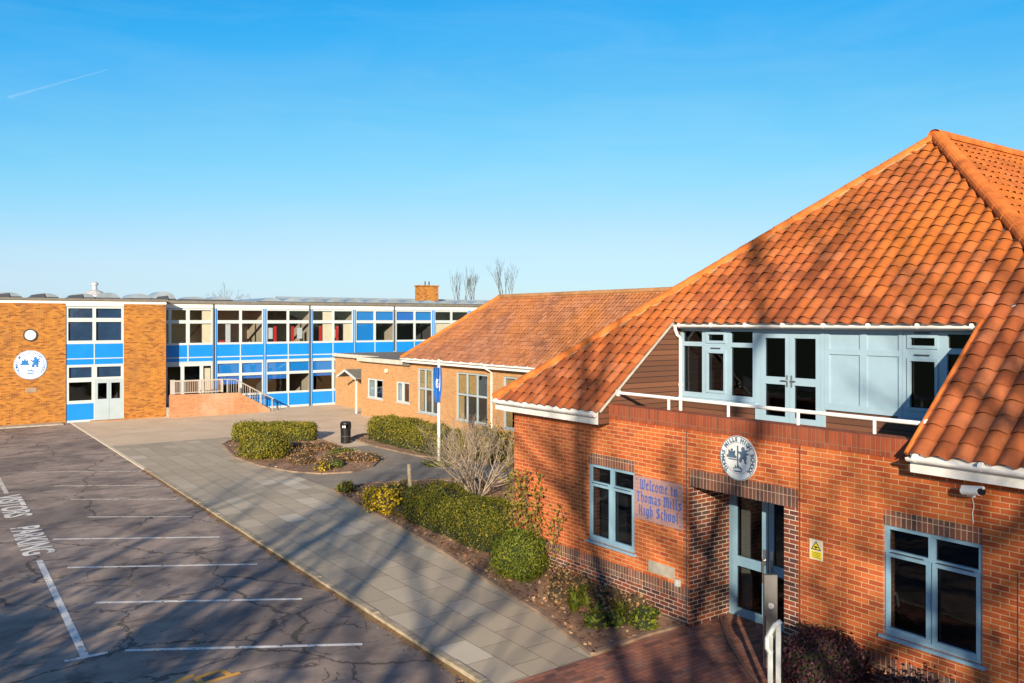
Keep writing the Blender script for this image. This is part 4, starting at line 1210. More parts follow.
# gabled canopy over the door
can = MB()
cy0, cy1, cym, cx0, cx1 = 48.2, 45.5, 47.0, 21.3, 23.6
for a, za, b, zb in ((cy0, 2.02, cym, 2.46), (cym, 2.46, cy1, 2.02)):
    can.prism([(cx0, a, za), (cx0, b, zb), (cx1 - 0.002, b, zb), (cx1 - 0.002, a, za)], (0, 0, 0.08), 1)
    can.prism([(cx0 - 0.03, a, za - 0.05), (cx0 - 0.03, b, zb - 0.05), (cx0 - 0.03, b, zb + 0.09), (cx0 - 0.03, a, za + 0.09)], (0.028, 0, 0), 0)
can.build('canopy', [M['frame_pale'], M['felt']], blk)
for yy in (45.75,):
    mb = MB(); mb.box((21.4, yy - 0.05, -0.05), (21.5, yy + 0.05, 2.02)); mb.build('canopy_post', M['frame_pale'], blk)
mb = MB(); mb.lathe((WX - 0.10, 41.6, 2.62), [(0.09, 0), (0.10, 0.02), (0.10, 0.16), (0.08, 0.2)], 14)
tag(mb.build('wall_lantern', M['cream'], at=(WX, 41.6, 2.62)), 'small round wall lamp between the two windows of the flat-roofed block', 'lamp')

# ------------------------------------------------------------------ two-storey school building with blue panels
YB, YL = 51.9, 50.8
sch = thing('school_building', 'two-storey flat-roofed school with blue panels, long window bands and orange brick end walls', 'building', (18, YB, -0.1))
lf, bf = FY(YL), FY(YB)
mb = MB()
mb.panel(lf, -14, 6.83, -0.2, 6.40, [], 0, -0.4, 0)
mb.panel(lf, 9.72, 11.95, -0.2, 6.40, [], 0, -0.4, 0)
mb.box((11.55, YL + 0.401, -0.2), (11.95, YB + 0.5, 6.40), 0)
mb.build('wall', M['brick_yellow'], sch)
mb = MB(); mb.panel(lf, -14.02, 6.83, 6.402, 6.56, [], 0.03, -0.3); mb.panel(lf, 6.832, 9.718, 6.26, 6.56, [], 0.03, -0.3); mb.panel(lf, 9.72, 11.97, 6.402, 6.56, [], 0.03, -0.3)
mb.panel(bf, 11.96, 44.0, 6.22, 6.48, [], 0.05, -0.3)
mb.build('fascia', M['white'], sch)
mb = MB(); mb.box((-14.05, YL - 0.12, 6.562), (12.05, 62, 6.68)); mb.box((12.052, YB - 0.16, 6.482), (44.1, 62, 6.66))
mb.build('roof', M['felt'], sch)
# glazed bay in the brick end
wu = [(6.95, 8.14), (8.31, 9.60)]
L = [(a, b, 4.38, 5.40) for a, b in wu] + [(a, b, 5.62, 6.14) for a, b in wu]
win(sch, lf, 6.832, 9.718, 4.20, 6.258, L, n=-0.05, fmat=M['frame_pale'], blinds_or_tints=[(a - 0.04, b + 0.04, c - 0.04, d + 0.04, 'navy') for a, b, c, d in L])
for a, b, c, d in ((6.86, 8.20, 3.42, 4.197), (8.25, 9.69, 3.42, 4.197), (6.86, 8.20, 3.07, 3.37), (8.25, 9.69, 3.07, 3.37), (6.86, 8.20, 0.06, 0.95)):
    m2 = MB(); m2.fbox(lf, a, b, c, d, -0.06, -0.10); m2.build('blue_panel', M['panel_blue'], sch)
mb = MB()
mb.panel(lf, 6.832, 9.718, -0.1, 4.197, [(6.86, 8.20, 3.42, 4.197), (8.25, 9.69, 3.42, 4.197), (6.86, 8.20, 3.07, 3.37), (8.25, 9.69, 3.07, 3.37), (6.86, 8.20, 0.06, 0.95), (6.86, 8.20, 1.0, 3.04), (8.25, 9.69, 0.0, 3.04)], -0.05, -0.12)
mb.build('panel_frame', M['frame_pale'], sch)
win(sch, lf, 6.862, 8.198, 1.002, 3.038, [(6.98, 8.10, 1.12, 2.12), (6.98, 8.10, 2.36, 2.93)], n=-0.055, fmat=M['frame_pale'], blinds_or_tints=[(6.9, 8.16, 2.3, 2.98, 'navy')])
win(sch, lf, 8.252, 9.688, 2.25, 3.038, [(8.36, 9.58, 2.36, 2.93)], n=-0.055, fmat=M['frame_pale'], blinds_or_tints=[(8.3, 9.64, 2.3, 2.98, 'navy')])
dd = win(sch, lf, 8.252, 9.688, 0.0, 2.248, [(8.40, 8.86, 1.15, 2.03), (9.08, 9.54, 1.15, 2.03)], n=-0.055, fmat=M['frame_grey'], name='door')
mb = MB(); mb.fbox(lf, 8.965, 8.975, 0.02, 2.15, -0.054, -0.052); mb.build('meeting_line', M['dark'], dd)
mb = MB(); mb.fbox(lf, 8.0, 9.75, -0.1, 0.0, 0.5, -0.05); mb.build('doorstep', M['brick_pink'], sch)
room(sch, 6.6, 9.75, YL + 0.2, 56, 3.2, 6.2, M['room_dark'], 'y-'); room(sch, 6.6, 9.75, YL + 0.2, 56, 0, 3.1, M['room_dark'], 'y-')

# long range: bays 3.05 m wide; panel, window, panel, window
PW = 3.05
rnd = random.Random(21)
def bay(x0, k):
    xs = [(x0 + 0.10, x0 + PW / 2 - 0.03), (x0 + PW / 2 + 0.03, x0 + PW - 0.10)]
    fm = M['frame_pale']
    for up in (0, 1):
        if not up and k >= 3: continue
        z0, z1, tz0, tz1, top = ((0.86, 2.98, 2.08, 2.25, 2.85) , (4.02, 6.20, 5.30, 5.50, 6.10))[up]
        L = []; bl = []
        for i, (a, b) in enumerate(xs):
            s = 0.035 if (i == 0) == (k % 2 == 0) else 0.065
            L += [(a + s, b - s, z0 + 0.12, tz0), (a + s, b - s, tz1, top)]
            if not up:
                bl.append((a, b, tz1 - 0.1, top + 0.05, 'panel_blue'))
                if rnd.random() < 0.8 or k == 0: bl.append((a, b, tz0 - rnd.uniform(0.05, 0.35) - (0.25 if k == 0 and i == 0 else 0), tz0 + 0.05, 'panel_deep'))
            else:
                if k in (3, 4) : bl.append((a, b, tz1 - 0.1, top + 0.05, 'panel_blue' if k == 3 or i else 'panel_deep'))
                if k == 3 and i == 0: bl.append((a, b, z0 + 0.05, tz0 + 0.05, 'panel_blue'))
                if k == 5: bl.append((a + 0.3 * i, b, z0 + 0.05, tz0 - 0.2 * i, 'cream'))
                if k == 2: bl.append((a + 0.75, b, z0 + 0.05, tz0 if i else top, 'cream'))
                if k == 0 and i == 0: bl.append((a + 0.55, a + 0.85, z0 + 0.05, tz0, 'frame_pale'))
                if k in (1,): bl.append((a + 0.1 + 0.5 * i, a + 0.45 + 0.5 * i, z0 + 0.3, z0 + 1.0, 'frame_pale'))
                if k in (1, 2): bl.append((a + 0.5 - 0.3 * i, a + 0.7 - 0.3 * i, z0 + 0.1, z0 + 1.1, 'red'))
                if k == 6: bl.append((a + 0.2, b - 0.3, z0 + 0.05, top, 'cream'))
                if k == 0 and i == 0: bl.append((a + 0.02, a + 0.5, z0 + 0.08, z0 + 0.24, 'red'))
        win(sch, bf, x0 + 0.10, x0 + PW - 0.10, z0, z1, L, n=0.0, fmat=fm, blinds_or_tints=bl)
        rm = {1: 'room', 4: 'room_dark', 7: 'room_dark'}.get(k, 'room') if up else ('room' if k == 1 else 'room_dark')
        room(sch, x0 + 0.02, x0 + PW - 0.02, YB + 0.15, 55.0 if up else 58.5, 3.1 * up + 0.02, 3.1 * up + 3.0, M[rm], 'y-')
    rows = [(3.30, 4.015), (3.03, 3.24)] + ([(0.08, 0.855)] if k < 3 else [])
    for c, d in rows:
        for a, b in xs:
            m2 = MB(); m2.fbox(bf, a + 0.0, b + 0.0, c, d, -0.01, -0.06); m2.build('blue_panel', M['panel_blue'], sch)
    mb = MB()
    H = [(a, b, c, d) for c, d in rows for a, b in xs]
    mb.panel(bf, x0 + 0.10, x0 + PW - 0.10, 2.985, 4.018, [h for h in H if h[2] > 2], 0.0, -0.07)
    if k < 3: mb.panel(bf, x0 + 0.10, x0 + PW - 0.10, -0.12, 0.857, [h for h in H if h[2] < 2], 0.0, -0.07)
    mb.build('panel_frame', fm, sch)
    m2 = MB(); m2.fbox(bf, x0 - 0.10, x0 + 0.098, -0.12, 6.21, 0.02, -0.12); m2.build('mullion', M['panel_blue'] if k != 4 else M['frame_pale'], sch)
    m2 = MB(); m2.fbox(bf, x0 - 0.025, x0 + 0.02, -0.12, 6.21, 0.022, 0.05); m2.build('cover_strip', M['frame_light'], sch)
for k in range(9): bay(15.05 + PW * k, k)
for x in (14.98, 21.08, 27.2):
    mb = MB(); mb.tube([(x - 0.05, YB - 0.07, 6.45), (x - 0.05, YB - 0.07, -0.1 if x < 22 else 3.4)], 0.05, 8); mb.build('rainwater_pipe', M['dark'], sch)
mb = MB(); mb.fbox(bf, 42.6, 44.0, -0.1, 6.2, 0.0, -0.3); mb.build('end_wall', M['brick_yellow'], sch)
mb = MB(); mb.fbox(FY(62), -14, 44, -0.1, 6.5, 0.0, -0.3); mb.build('rear_wall', M['brick_yellow'], sch)
# first bay above the ramp: cream stair hall
fm = M['frame_pale']
L = [(12.02, 12.35, 4.14, 5.30), (12.02, 12.35, 5.50, 6.1), (12.52, 13.35, 4.14, 5.30), (12.52, 13.35, 5.50, 6.1), (13.56, 14.82, 4.14, 5.30), (13.56, 14.82, 5.50, 6.1)]
win(sch, bf, 11.96, 14.94, 4.02, 6.20, L, n=0.0, fmat=fm, blinds_or_tints=[(11.97, 12.40, 4.1, 6.15, 'cream'), (14.3, 14.88, 4.1, 6.15, 'cream')])
L = [(12.30, 13.05, 1.0, 2.75), (13.25, 14.15, 1.0, 2.75), (14.35, 14.82, 0.62, 2.75)]
win(sch, bf, 11.96, 14.94, 0.50, 2.98, L, n=-0.02, fmat=fm, blinds_or_tints=[(14.4, 14.8, 0.7, 2.6, 'cream')])
for c, d in ((3.30, 4.015), (3.03, 3.24)):
    for a, b in ((12.0, 13.42), (13.49, 14.9)):
        m2 = MB(); m2.fbox(bf, a, b, c, d, -0.01, -0.06); m2.build('blue_panel', M['panel_blue'], sch)
mb = MB(); mb.panel(bf, 11.96, 14.94, 2.985, 4.018, [(a, b, c, d) for c, d in ((3.30, 4.015), (3.03, 3.24)) for a, b in ((12.0, 13.42), (13.49, 14.9))], 0, -0.07); mb.build('panel_frame', fm, sch)
room(sch, 12.0, 14.95, YB + 0.15, 55.0, 3.12, 6.15, M['cream'], 'y-'); room(sch, 12.0, 14.95, YB + 0.15, 55, 0.4, 3.05, M['room_dark'], 'y-')
mb = MB(); mb.prism([(13.6, 54.6, 3.6), (14.9, 54.6, 5.1), (14.9, 54.6, 5.3), (13.6, 54.6, 3.8)], (0, 0.06, 0)); mb.build('diagonal_shade', M['dark'], sch)  # dark bar added for the diagonal shade line in the sunlit room
# roof: barrel-vaulted sheets, rooflights, chimney
mb = MB()
nx = 18; x0 = 18.0; w = 1.44; K = 8
for i in range(nx):
    prof = [(x0 + w * i + w * j / K, 6.66 + 0.04 + 0.24 * math.sin(PI * j / K)) for j in range(K + 1)]
    for (a, za), (b, zb) in zip(prof, prof[1:]):
        mb.face([(a, YB + 0.5, za), (b, YB + 0.5, zb), (b, 61, zb), (a, 61, za)])
    mb.face([(x, YB + 0.5, z) for x, z in prof][::-1] + [])
mb.build('roof_sheet', M['roof_metal'], sch, kind='')
def rooflight(x, y, z, lx, ly, h, label=None, domed=True):
    mb = MB(); K = 10
    mb.box((x - lx / 2 - 0.06, y - ly / 2, z), (x + lx / 2 + 0.06, y + ly / 2, z + 0.12), 1)
    prof = [(x - lx / 2 * math.cos(PI * j / K), z + 0.12 + h * math.sin(PI * j / K)) for j in range(K + 1)]
    for (a, za), (b, zb) in zip(prof, prof[1:]): mb.face([(a, y - ly / 2 + 0.02, za), (b, y - ly / 2 + 0.02, zb), (b, y + ly / 2 - 0.02, zb), (a, y + ly / 2 - 0.02, za)], 0)
    mb.face([(a, y - ly / 2 + 0.02, za) for a, za in prof], 0)
    mb.build('rooflight', [M['roof_metal'], M['dark']], sch)
for x, h in ((4.3, 0.22), (6.1, 0.2), (8.0, 0.22), (9.3, 0.3), (11.0, 0.26), (12.4, 0.42), (14.2, 0.16), (15.8, 0.18)):
    rooflight(x, 54.0, 6.68 if x < 12.6 else 6.66, 1.25, 1.8, h)
for x in (3.7, 5.4, 7.3, 11.9):
    mb = MB(); mb.prism([(x, 53.0, 6.68), (x + 0.7, 53.0, 6.68), (x + 0.7, 53.1, 6.98), (x + 0.1, 53.1, 6.90)], (0, 0.9, 0)); mb.build('roof_vent', M['dark'], sch)
mb = MB(); mb.box((21.5, 59.0, 6.661), (43.5, 59.4, 7.22)); mb.build('roof_upstand', M['roof_metal'], sch)
mb = MB(); mb.lathe((8.75, 54.0, 6.68), [(0.75, 0), (0.72, 0.25), (0.4, 0.5), (0.15, 0.6), (0.13, 0.85), (0.2, 0.86), (0.2, 0.98), (0.1, 1.05)], 16)
mb.build('roof_cowl', M['galv'], sch)
mb = MB(); mb.panel(FY(56), 31.55, 33.15, 6.5, 8.1, [], 0, -0.8); mb.box((31.49, 55.94, 8.102), (33.21, 56.86, 8.19))
chm = mb.build('chimney', M['brick_yellow'], sch)
mb = MB()
for x in (32.2, 32.55): mb.tube([(x, 56.4, 8.19), (x, 56.4, 8.5)], 0.05, 8)
mb.build('flue', M['dark'], chm)

# ramp wall with railings in front of the stair hall
M['rail'] = plain('ramp_rail_paint', (0.40, 0.37, 0.34), 0.5, 0.1)
rp = thing('entrance_ramp', 'raised brick ramp wall with pale slatted railing against the blue school building', 'ramp', (14.5, 50.2, -0.08))
mb = MB()
mb.prism([(11.97, 49.9, -0.15), (17.75, 49.9, -0.15), (17.75, 49.9, 0.12), (15.9, 49.9, 1.20), (11.97, 49.9, 1.27)], (0, 0.25, 0), 0)
mb.build('wall', M['brick_pink'], rp)
mb = MB(); mb.box((11.97, 50.16, -0.1), (15.3, YB - 0.15, 0.48)); mb.prism([(15.302, 50.16, -0.1), (17.7, 50.16, -0.1), (17.7, 50.16, -0.04), (15.302, 50.16, 0.48)], (0, 1.55, 0))
mb.build('landing', M['concrete'], rp)
mb = MB(); rl = FY(50.02)
for a, b, za, zb in ((12.0, 12.25, 2.1, 2.1),): mb.fbox(rl, a, b, 1.28, 2.1, 0.03, -0.03)
for x in (13.55, 13.75, 14.85): mb.fbox(rl, x, x + 0.1, 1.28, 2.05, 0.03, -0.03)
mb.fbox(rl, 12.25, 14.95, 1.98, 2.06, 0.034, -0.034); mb.fbox(rl, 12.25, 14.95, 1.32, 1.37, 0.034, -0.034)
mb.build('rail_frame', M['rail'], rp)
mb = MB()
for i in range(26): mb.fbox(rl, 12.3 + 0.1 * i, 12.335 + 0.1 * i, 1.37, 1.98, 0.012, -0.012)
mb.build('balusters', plain('rail_slats', (0.36, 0.28, 0.23), 0.6, 0.1), rp)
mb = MB()
mb.tube([(15.0, 50.02, 2.02), (15.7, 50.02, 1.98), (17.0, 50.02, 1.25), (18.0, 50.02, 0.72)], 0.035, 8)
for x, zt, zb in ((15.2, 2.0, 1.22), (15.9, 1.87, 1.2), (16.55, 1.5, 0.8), (17.2, 1.14, 0.42), (17.9, 0.77, -0.06)): mb.tube([(x, 50.02, zb), (x, 50.02, zt)], 0.03, 8)
for i in range(16):
    x = 15.3 + 0.14 * i; zt = 1.98 - max(0, x - 15.7) * 0.56; mb.tube([(x, 50.02, zt - 0.75), (x, 50.02, zt)], 0.012, 5)
mb.build('sloping_rail', M['rail'], rp)
mb = MB(); mb.tube([(16.2, 51.3, 0.9), (17.6, 51.3, 0.85), (18.4, 50.6, 0.55), (18.45, 50.5, -0.06)], 0.03, 8); mb.build('handrail', M['dark'], rp)

# wall things on the brick end
round_seal('round_seal', 'round white school seal with bright blue emblem on the orange brick end wall', lf, 5.16, 3.14, 0.77, M['seal_blue'], False, (5.16, YL, 3.14))
clk = thing('wall_clock', 'plain round white dial with dark rim high on the orange brick end wall', 'clock', (5.15, YL, 4.71))
mb = MB(); K = 32
mb.disc(lf, 5.15, 4.71, 0.33, 0.06, 0.002); mb.build('rim', M['dark'], clk)
mb = MB(); mb.disc(lf, 5.15, 4.71, 0.255, 0.075, 0.0605); mb.build('dial', M['white'], clk)
mb = MB(); mb.fbox(lf, 4.94, 5.44, 1.68, 1.92, 0.001, 0.03)
for i in range(5): mb.fbox(lf, 4.98, 5.40, 1.71 + 0.04 * i, 1.725 + 0.04 * i, 0.0305, 0.04)
tag(mb.build('air_brick', plain('vent_grey', (0.30, 0.22, 0.16), 0.7, 0.2), at=(5.2, YL, 1.68)), 'small grey vent grille in the orange wall below the white seal', 'vent')
mb = MB(); mb.box((-14, YL - 0.9, -0.2), (6.6, YL - 0.002, 0.02)); mb.build('border_kerb', M['concrete'], kind='structure', bevel=0.02)

# ------------------------------------------------------------------ street furniture
lb = thing('litter_bin', 'black round litter bin with hooded top on the forecourt between two hedges', 'litter bin', (15.83, 34.85, -0.005))
mb = MB(); mb.lathe((15.83, 34.85, -0.005), [(0.20, 0), (0.225, 0.03), (0.225, 0.08), (0.215, 0.1), (0.225, 0.64), (0.235, 0.65), (0.235, 0.68), (0.22, 0.69)], 24); mb.build('body', M['black'], lb)
mb = MB(); mb.lathe((15.83, 34.85, 0.84), [(0.235, 0), (0.24, 0.02), (0.235, 0.08), (0.18, 0.12), (0.06, 0.13)], 24)
mb.build('hood', M['black'], lb)
mb = MB()
for a in range(4):
    t = PI / 4 + a * PI / 2
    c = Vector((15.83 + 0.19 * math.cos(t), 34.85 + 0.19 * math.sin(t), 0)); mb.box((c.x - 0.05, c.y - 0.05, 0.68), (c.x + 0.05, c.y + 0.05, 0.845))
mb.build('hood_support', M['black'], lb)
mb = MB()
d = Vector((-0.62, -0.785, 0)); s_ = Vector((0.785, -0.62, 0))
lfm = F(Vector((15.83, 34.85, 0)) + d * 0.235, s_, d); obox(mb, lfm, -0.09, 0.05, 0.70, 0.80, 0.0, 0.006); mb.build('label_plate', M['white'], lb)
mb = MB(); mb.lathe((15.83, 34.85, 0.30), [(0.226, 0), (0.229, 0.005), (0.229, 0.03), (0.226, 0.035)], 24); mb.build('band', M['dark'], lb)

fp = thing('flagpole', 'tall white flagpole standing on the small green island in the tarmac path', 'flagpole', (16.27, 27.45, 0))
mb = MB(); mb.tube([(16.27, 27.45, 0), (16.27, 27.45, 4.0)], [0.065, 0.05], 12); mb.build('pole', M['white'], fp, smooth=True)
mb = MB(); mb.lathe((16.27, 27.45, 4.0), [(0.03, 0), (0.07, 0.02), (0.07, 0.1), (0.03, 0.14), (0.01, 0.15)], 12); mb.build('finial', plain('finial_brown', (0.30, 0.12, 0.06), 0.5, 0.1), fp)
mb = MB(); mb.lathe((16.27, 27.45, 0), [(0.11, 0), (0.11, 0.05), (0.07, 0.08)], 14); mb.build('base_collar', M['galv'], fp)
mb = MB(); mb.tube([(16.20, 27.42, 1.2), (16.21, 27.42, 3.9)], 0.006, 5); mb.build('halyard', M['white'], fp)
# limp flag in folds
mb = MB(); nu, nv = 14, 20
right = Vector((0.813, -0.5825, 0)); away = Vector((0.5825, 0.813, 0))
def fpnt(i, j):
    s = i / nu; q = j / nv
    zz = 3.70 - 1.32 * q - 0.10 * s * math.sin(q * 3)
    wv = 0.10 + 0.05 * math.sin(q * 4 + 1)
    lat = -0.06 + (0.30 * (0.75 + 0.35 * math.sin(3.0 * q + 0.6))) * (s - 0.45)
    dep = wv * math.sin(s * 9 + q * 1.5) * 0.7 - 0.10
    return Vector((16.27, 27.45, zz)) + right * lat + away * dep
for i in range(nu):
    for j in range(nv):
        w_ = 1 if (4 <= i <= 8 and 6 <= j <= 10 and (i + j) % 5 != 0) else 0
        mb.face([fpnt(i, j), fpnt(i, j + 1), fpnt(i + 1, j + 1), fpnt(i + 1, j)], w_)
fo = mb.build('flag', [M['flag'], M['white']], at=(16.2, 27.4, 3.0), smooth=True)
sm = fo.modifiers.new('thick', 'SOLIDIFY'); sm.thickness = 0.006
tag(fo, 'limp blue flag with white device hanging in folds from the flagpole', 'flag')

mb = MB(); mb.tube([(11.6, 21.2, 0.0), (11.62, 21.2, 0.7), (11.58, 21.22, 1.36)], [0.075, 0.065, 0.055], 9)
tag(mb.build('timber_stake', M['post_wood'], at=(11.6, 21.2, 0)), 'weathered upright timber stake between yellow shrub and long hedge', 'post')

# ------------------------------------------------------------------ planting
def add_leaf(mb, c, nrm, s, rnd, asp=0.55):
    n = (Vector(nrm) + Vector((rnd.gauss(0, .6), rnd.gauss(0, .6), rnd.gauss(0, .6)))).normalized()
    t = n.orthogonal().normalized(); t = Matrix.Rotation(rnd.uniform(0, 2 * PI), 3, n) @ t
    b = n.cross(t); L = s * rnd.uniform(0.55, 1.5); w = L * asp
    mb.face([c - t * L * .5, c + b * w * .5, c + t * L * .5, c - b * w * .5])

def blob(c, rad, sub=3, amp=0.18, fr_=2.2, seed=0, k=0.9):
    bm = bmesh.new(); bmesh.ops.create_icosphere(bm, subdivisions=sub, radius=1)
    mb = MB(); c = Vector(c)
    P = []
    for v in bm.verts:
        q = v.co.copy(); f = 1 + amp * mnoise.noise(q * fr_ + Vector((seed, 0, 0)))
        P.append(c + Vector((q.x * rad[0], q.y * rad[1], q.z * rad[2])) * f * k)
    base = 0; mb.v = P
    for f in bm.faces:
        mb.f.append(tuple(v.index for v in f.verts)); mb.m.append(0); mb.uv.append(None)
    bm.free(); return mb

def bush(name, label, cat, c, rad, n, leaf, mat, core='core', seed=0, amp=0.2, fr_=2.2, group=None, shaggy=0.10):
    rnd = random.Random(seed); c = Vector(c)
    t = thing(name, label, cat, (c.x, c.y, 0.03), group)
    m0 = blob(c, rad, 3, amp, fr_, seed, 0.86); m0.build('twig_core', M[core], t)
    mb = MB()
    for i in range(n):
        z = rnd.uniform(-0.85, 1); a = rnd.uniform(0, 2 * PI); r = math.sqrt(max(0, 1 - z * z))
        q = Vector((r * math.cos(a), r * math.sin(a), z))
        f = (1 + amp * mnoise.noise(q * fr_ + Vector((seed, 0, 0)))) * (1 - abs(rnd.gauss(0, 0.09)) + max(0, rnd.gauss(0, shaggy)) * 0.6)
        p = c + Vector((q.x * rad[0], q.y * rad[1], q.z * rad[2])) * f
        if p.z < 0.03: continue
        add_leaf(mb, p, q, leaf, rnd)
    mb.build('foliage', M[mat], t)
    return t

def hedge(name, label, a, b, width, h, n, leaf, mat, seed=0, cat='hedge', rough=0.10):
    """clipped hedge from a to b (ground points) with rounded uneven faces"""
    rnd = random.Random(seed)
    a, b = Vector((*a, 0)), Vector((*b, 0)); d = b - a; L = d.length; t = d.normalized(); s = Vector((-t.y, t.x, 0))
    th = thing(name, label, cat, tuple((a + b) / 2 + Vector((0, 0, 0.03))))
    def surf(u, ang):                             # ang 0..pi across the section
        e = 1.0
        for du in (u, L - u):
            if du < 0.35: e = min(e, math.sqrt(max(0.0, 1 - ((0.35 - du) / 0.35) ** 2)) * 0.5 + 0.5)
        ca_, sa_ = math.cos(ang), math.sin(ang)
        sq = lambda v, p: math.copysign(abs(v) ** p, v)
        nz = 1 + rough * 1.8 * mnoise.noise(Vector((u * 1.1, ang * 0.8, seed * 3.1))) + rough * 0.7 * mnoise.noise(Vector((u * 4, ang * 3, seed)))
        y = sq(ca_, 0.55) * width / 2 * e * nz
        z = sq(sa_, 0.5) * h * (0.75 + 0.25 * e) * nz
        return a + t * u + s * y + Vector((0, 0, z))
    mb = MB(); NU, NA = max(8, int(L / 0.2)), 14
    sh = lambda p, u: a + t * (0.04 + u * (1 - 0.08 / L)) + (p - a - t * u) * 0.88
    G = [[sh(surf(L * i / NU, PI * j / NA), L * i / NU) for j in range(NA + 1)] for i in range(NU + 1)]
    for i in range(NU):
        for j in range(NA): mb.face([G[i][j], G[i + 1][j], G[i + 1][j + 1], G[i][j + 1]])
    mb.face(G[0]); mb.face(G[-1][::-1])
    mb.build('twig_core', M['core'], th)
    mb = MB()
    for i in range(n):
        if rnd.random() < 0.84:
            u = rnd.uniform(0, L); an = rnd.uniform(0.0, PI)
            p = surf(u, an); c0 = a + t * u + Vector((0, 0, h * 0.4))
        else:
            u = rnd.choice((0.02, L - 0.02)); p = surf(u, rnd.uniform(0, PI)); c0 = a + t * u
            p = c0 + (p - c0) * math.sqrt(rnd.random()); u_ = -1 if u < 1 else 1; c0 = p - t * u_
        nr = (p - c0).normalized()
        p = p + nr * (rnd.gauss(-0.01, 0.04) + (rnd.uniform(0.03, 0.14) if rnd.random() < 0.05 else 0))
        if p.z < 0.03: continue
        add_leaf(mb, p, nr, leaf, rnd)
    mb.build('foliage', M[mat], th)
    return th

hedge('clipped_hedge', 'long clipped evergreen hedge along the slab path in front of the bare shrub', (11.6, 15.7), (11.55, 20.4), 1.5, 0.98, 27000, 0.046, 'leaf_hedge', 3)
hedge('clipped_hedge', 'clipped hedge beneath the tall hall windows beside the flagpole', (17.75, 28.6), (17.75, 35.4), 1.5, 1.08, 20000, 0.062, 'leaf_hedge_warm', 5)
hedge('clipped_hedge', 'low straight hedge at the far end of the island bed', (11.9, 38.2), (15.1, 36.5), 1.1, 0.80, 11000, 0.065, 'leaf_hedge_warm', 7)
bush('clipped_bush', 'rounded clipped bush in front of the low island hedge', 'bush', (11.55, 33.2, 0.42), (0.95, 1.25, 0.68), 9000, 0.062, 'leaf_hedge_warm', seed=9)
bush('round_bush', 'neat round green bush at the end of the long hedge by the brick wall', 'bush', (10.55, 14.45, 0.44), (0.57, 0.60, 0.54), 9500, 0.044, 'leaf_green', seed=12, amp=0.22, shaggy=0.14)
bush('loose_bush', 'loose olive bush between flagpole and bare shrub', 'bush', (18.4, 27.2, 0.55), (0.9, 1.2, 0.75), 3000, 0.10, 'leaf_climber', 'core_brown', seed=15, amp=0.35, shaggy=0.3)
bush('loose_bush', 'brown winter bush below the right-hand tall hall window', 'bush', (19.6, 25.4, 0.6), (1.0, 1.1, 0.8), 2200, 0.08, 'leaf_russet', 'core_brown', seed=16, amp=0.4, shaggy=0.5)
bush('yellow_shrub', 'low shrub with bright yellow leaves at the corner of the long bed', 'shrub', (11.0, 21.75, 0.30), (0.45, 0.75, 0.36), 1500, 0.075, 'leaf_yellow', 'core_brown', seed=18, amp=0.35, shaggy=0.3)
bush('green_shrub', 'small green and yellow shrub right behind the bright yellow one', 'shrub', (11.75, 22.3, 0.28), (0.42, 0.5, 0.38), 900, 0.08, 'leaf_climber', 'core', seed=19, amp=0.4, shaggy=0.3)
bush('green_shrub', 'little dark green shrub at the left tip of the long bed', 'shrub', (11.25, 24.7, 0.16), (0.3, 0.35, 0.2), 400, 0.07, 'leaf_hedge_warm', 'core', seed=20, amp=0.4, shaggy=0.3)
bush('tan_tuft', 'dry tan tuft at the foot of the timber stake', 'plant', (11.15, 20.7, 0.14), (0.3, 0.4, 0.22), 380, 0.07, 'leaf_climber', 'core_brown', seed=22, amp=0.4, shaggy=0.4)
bush('purple_bush', 'dark purple-leaved bush against the brick wall right of the entrance', 'bush', (10.62, 7.15, 0.48), (0.56, 0.62, 0.55), 6500, 0.05, 'leaf_purple', seed=24, amp=0.12)
bush('purple_bush', 'straggly dark shrub under the right-hand front window', 'bush', (10.75, 5.75, 0.34), (0.42, 0.75, 0.40), 2500, 0.055, 'leaf_purple', seed=26, amp=0.4, shaggy=0.5)
bush('flagpole_planting', 'flat green ground plant round the foot of the flagpole', 'plant', (16.3, 27.5, 0.05), (0.55, 0.55, 0.14), 600, 0.09, 'leaf_green', 'core', seed=28, amp=0.4, shaggy=0.4)

# low plants on the island
isl = [(12.2, 31.0, 'leaf_russet'), (12.9, 32.6, 'leaf_russet'), (13.6, 34.0, 'leaf_russet'), (13.0, 30.0, 'leaf_russet'), (14.3, 33.5, 'leaf_russet'), (14.0, 30.6, 'leaf_russet'), (14.5, 29.9, 'leaf_russet')]
for i, (x, y, m_) in enumerate(isl):
    bush('heather', 'low brown winter heather clump in the island bed', 'plant', (x, y, 0.12), (0.5, 0.6, 0.2), 420, 0.075, m_, 'core_brown', seed=40 + i, amp=0.4, group='heather clumps in the island bed', shaggy=0.4)
bush('blue_green_plant', 'small blue-green plant at the front edge of the island bed', 'plant', (12.85, 29.2, 0.12), (0.3, 0.32, 0.17), 300, 0.07, 'leaf_green', 'core', seed=50, amp=0.3)
bush('orange_plant', 'low orange-yellow plant at the near tip of the island bed', 'plant', (12.2, 28.9, 0.11), (0.32, 0.35, 0.18), 260, 0.07, 'leaf_yellow', 'core_brown', seed=51, amp=0.4, shaggy=0.4)
bush('green_mat_plant', 'bright green mat plant on the right edge of the island bed', 'plant', (14.2, 31.7, 0.12), (0.55, 0.45, 0.17), 420, 0.08, 'leaf_green', 'core', seed=52, amp=0.4, shaggy=0.3)

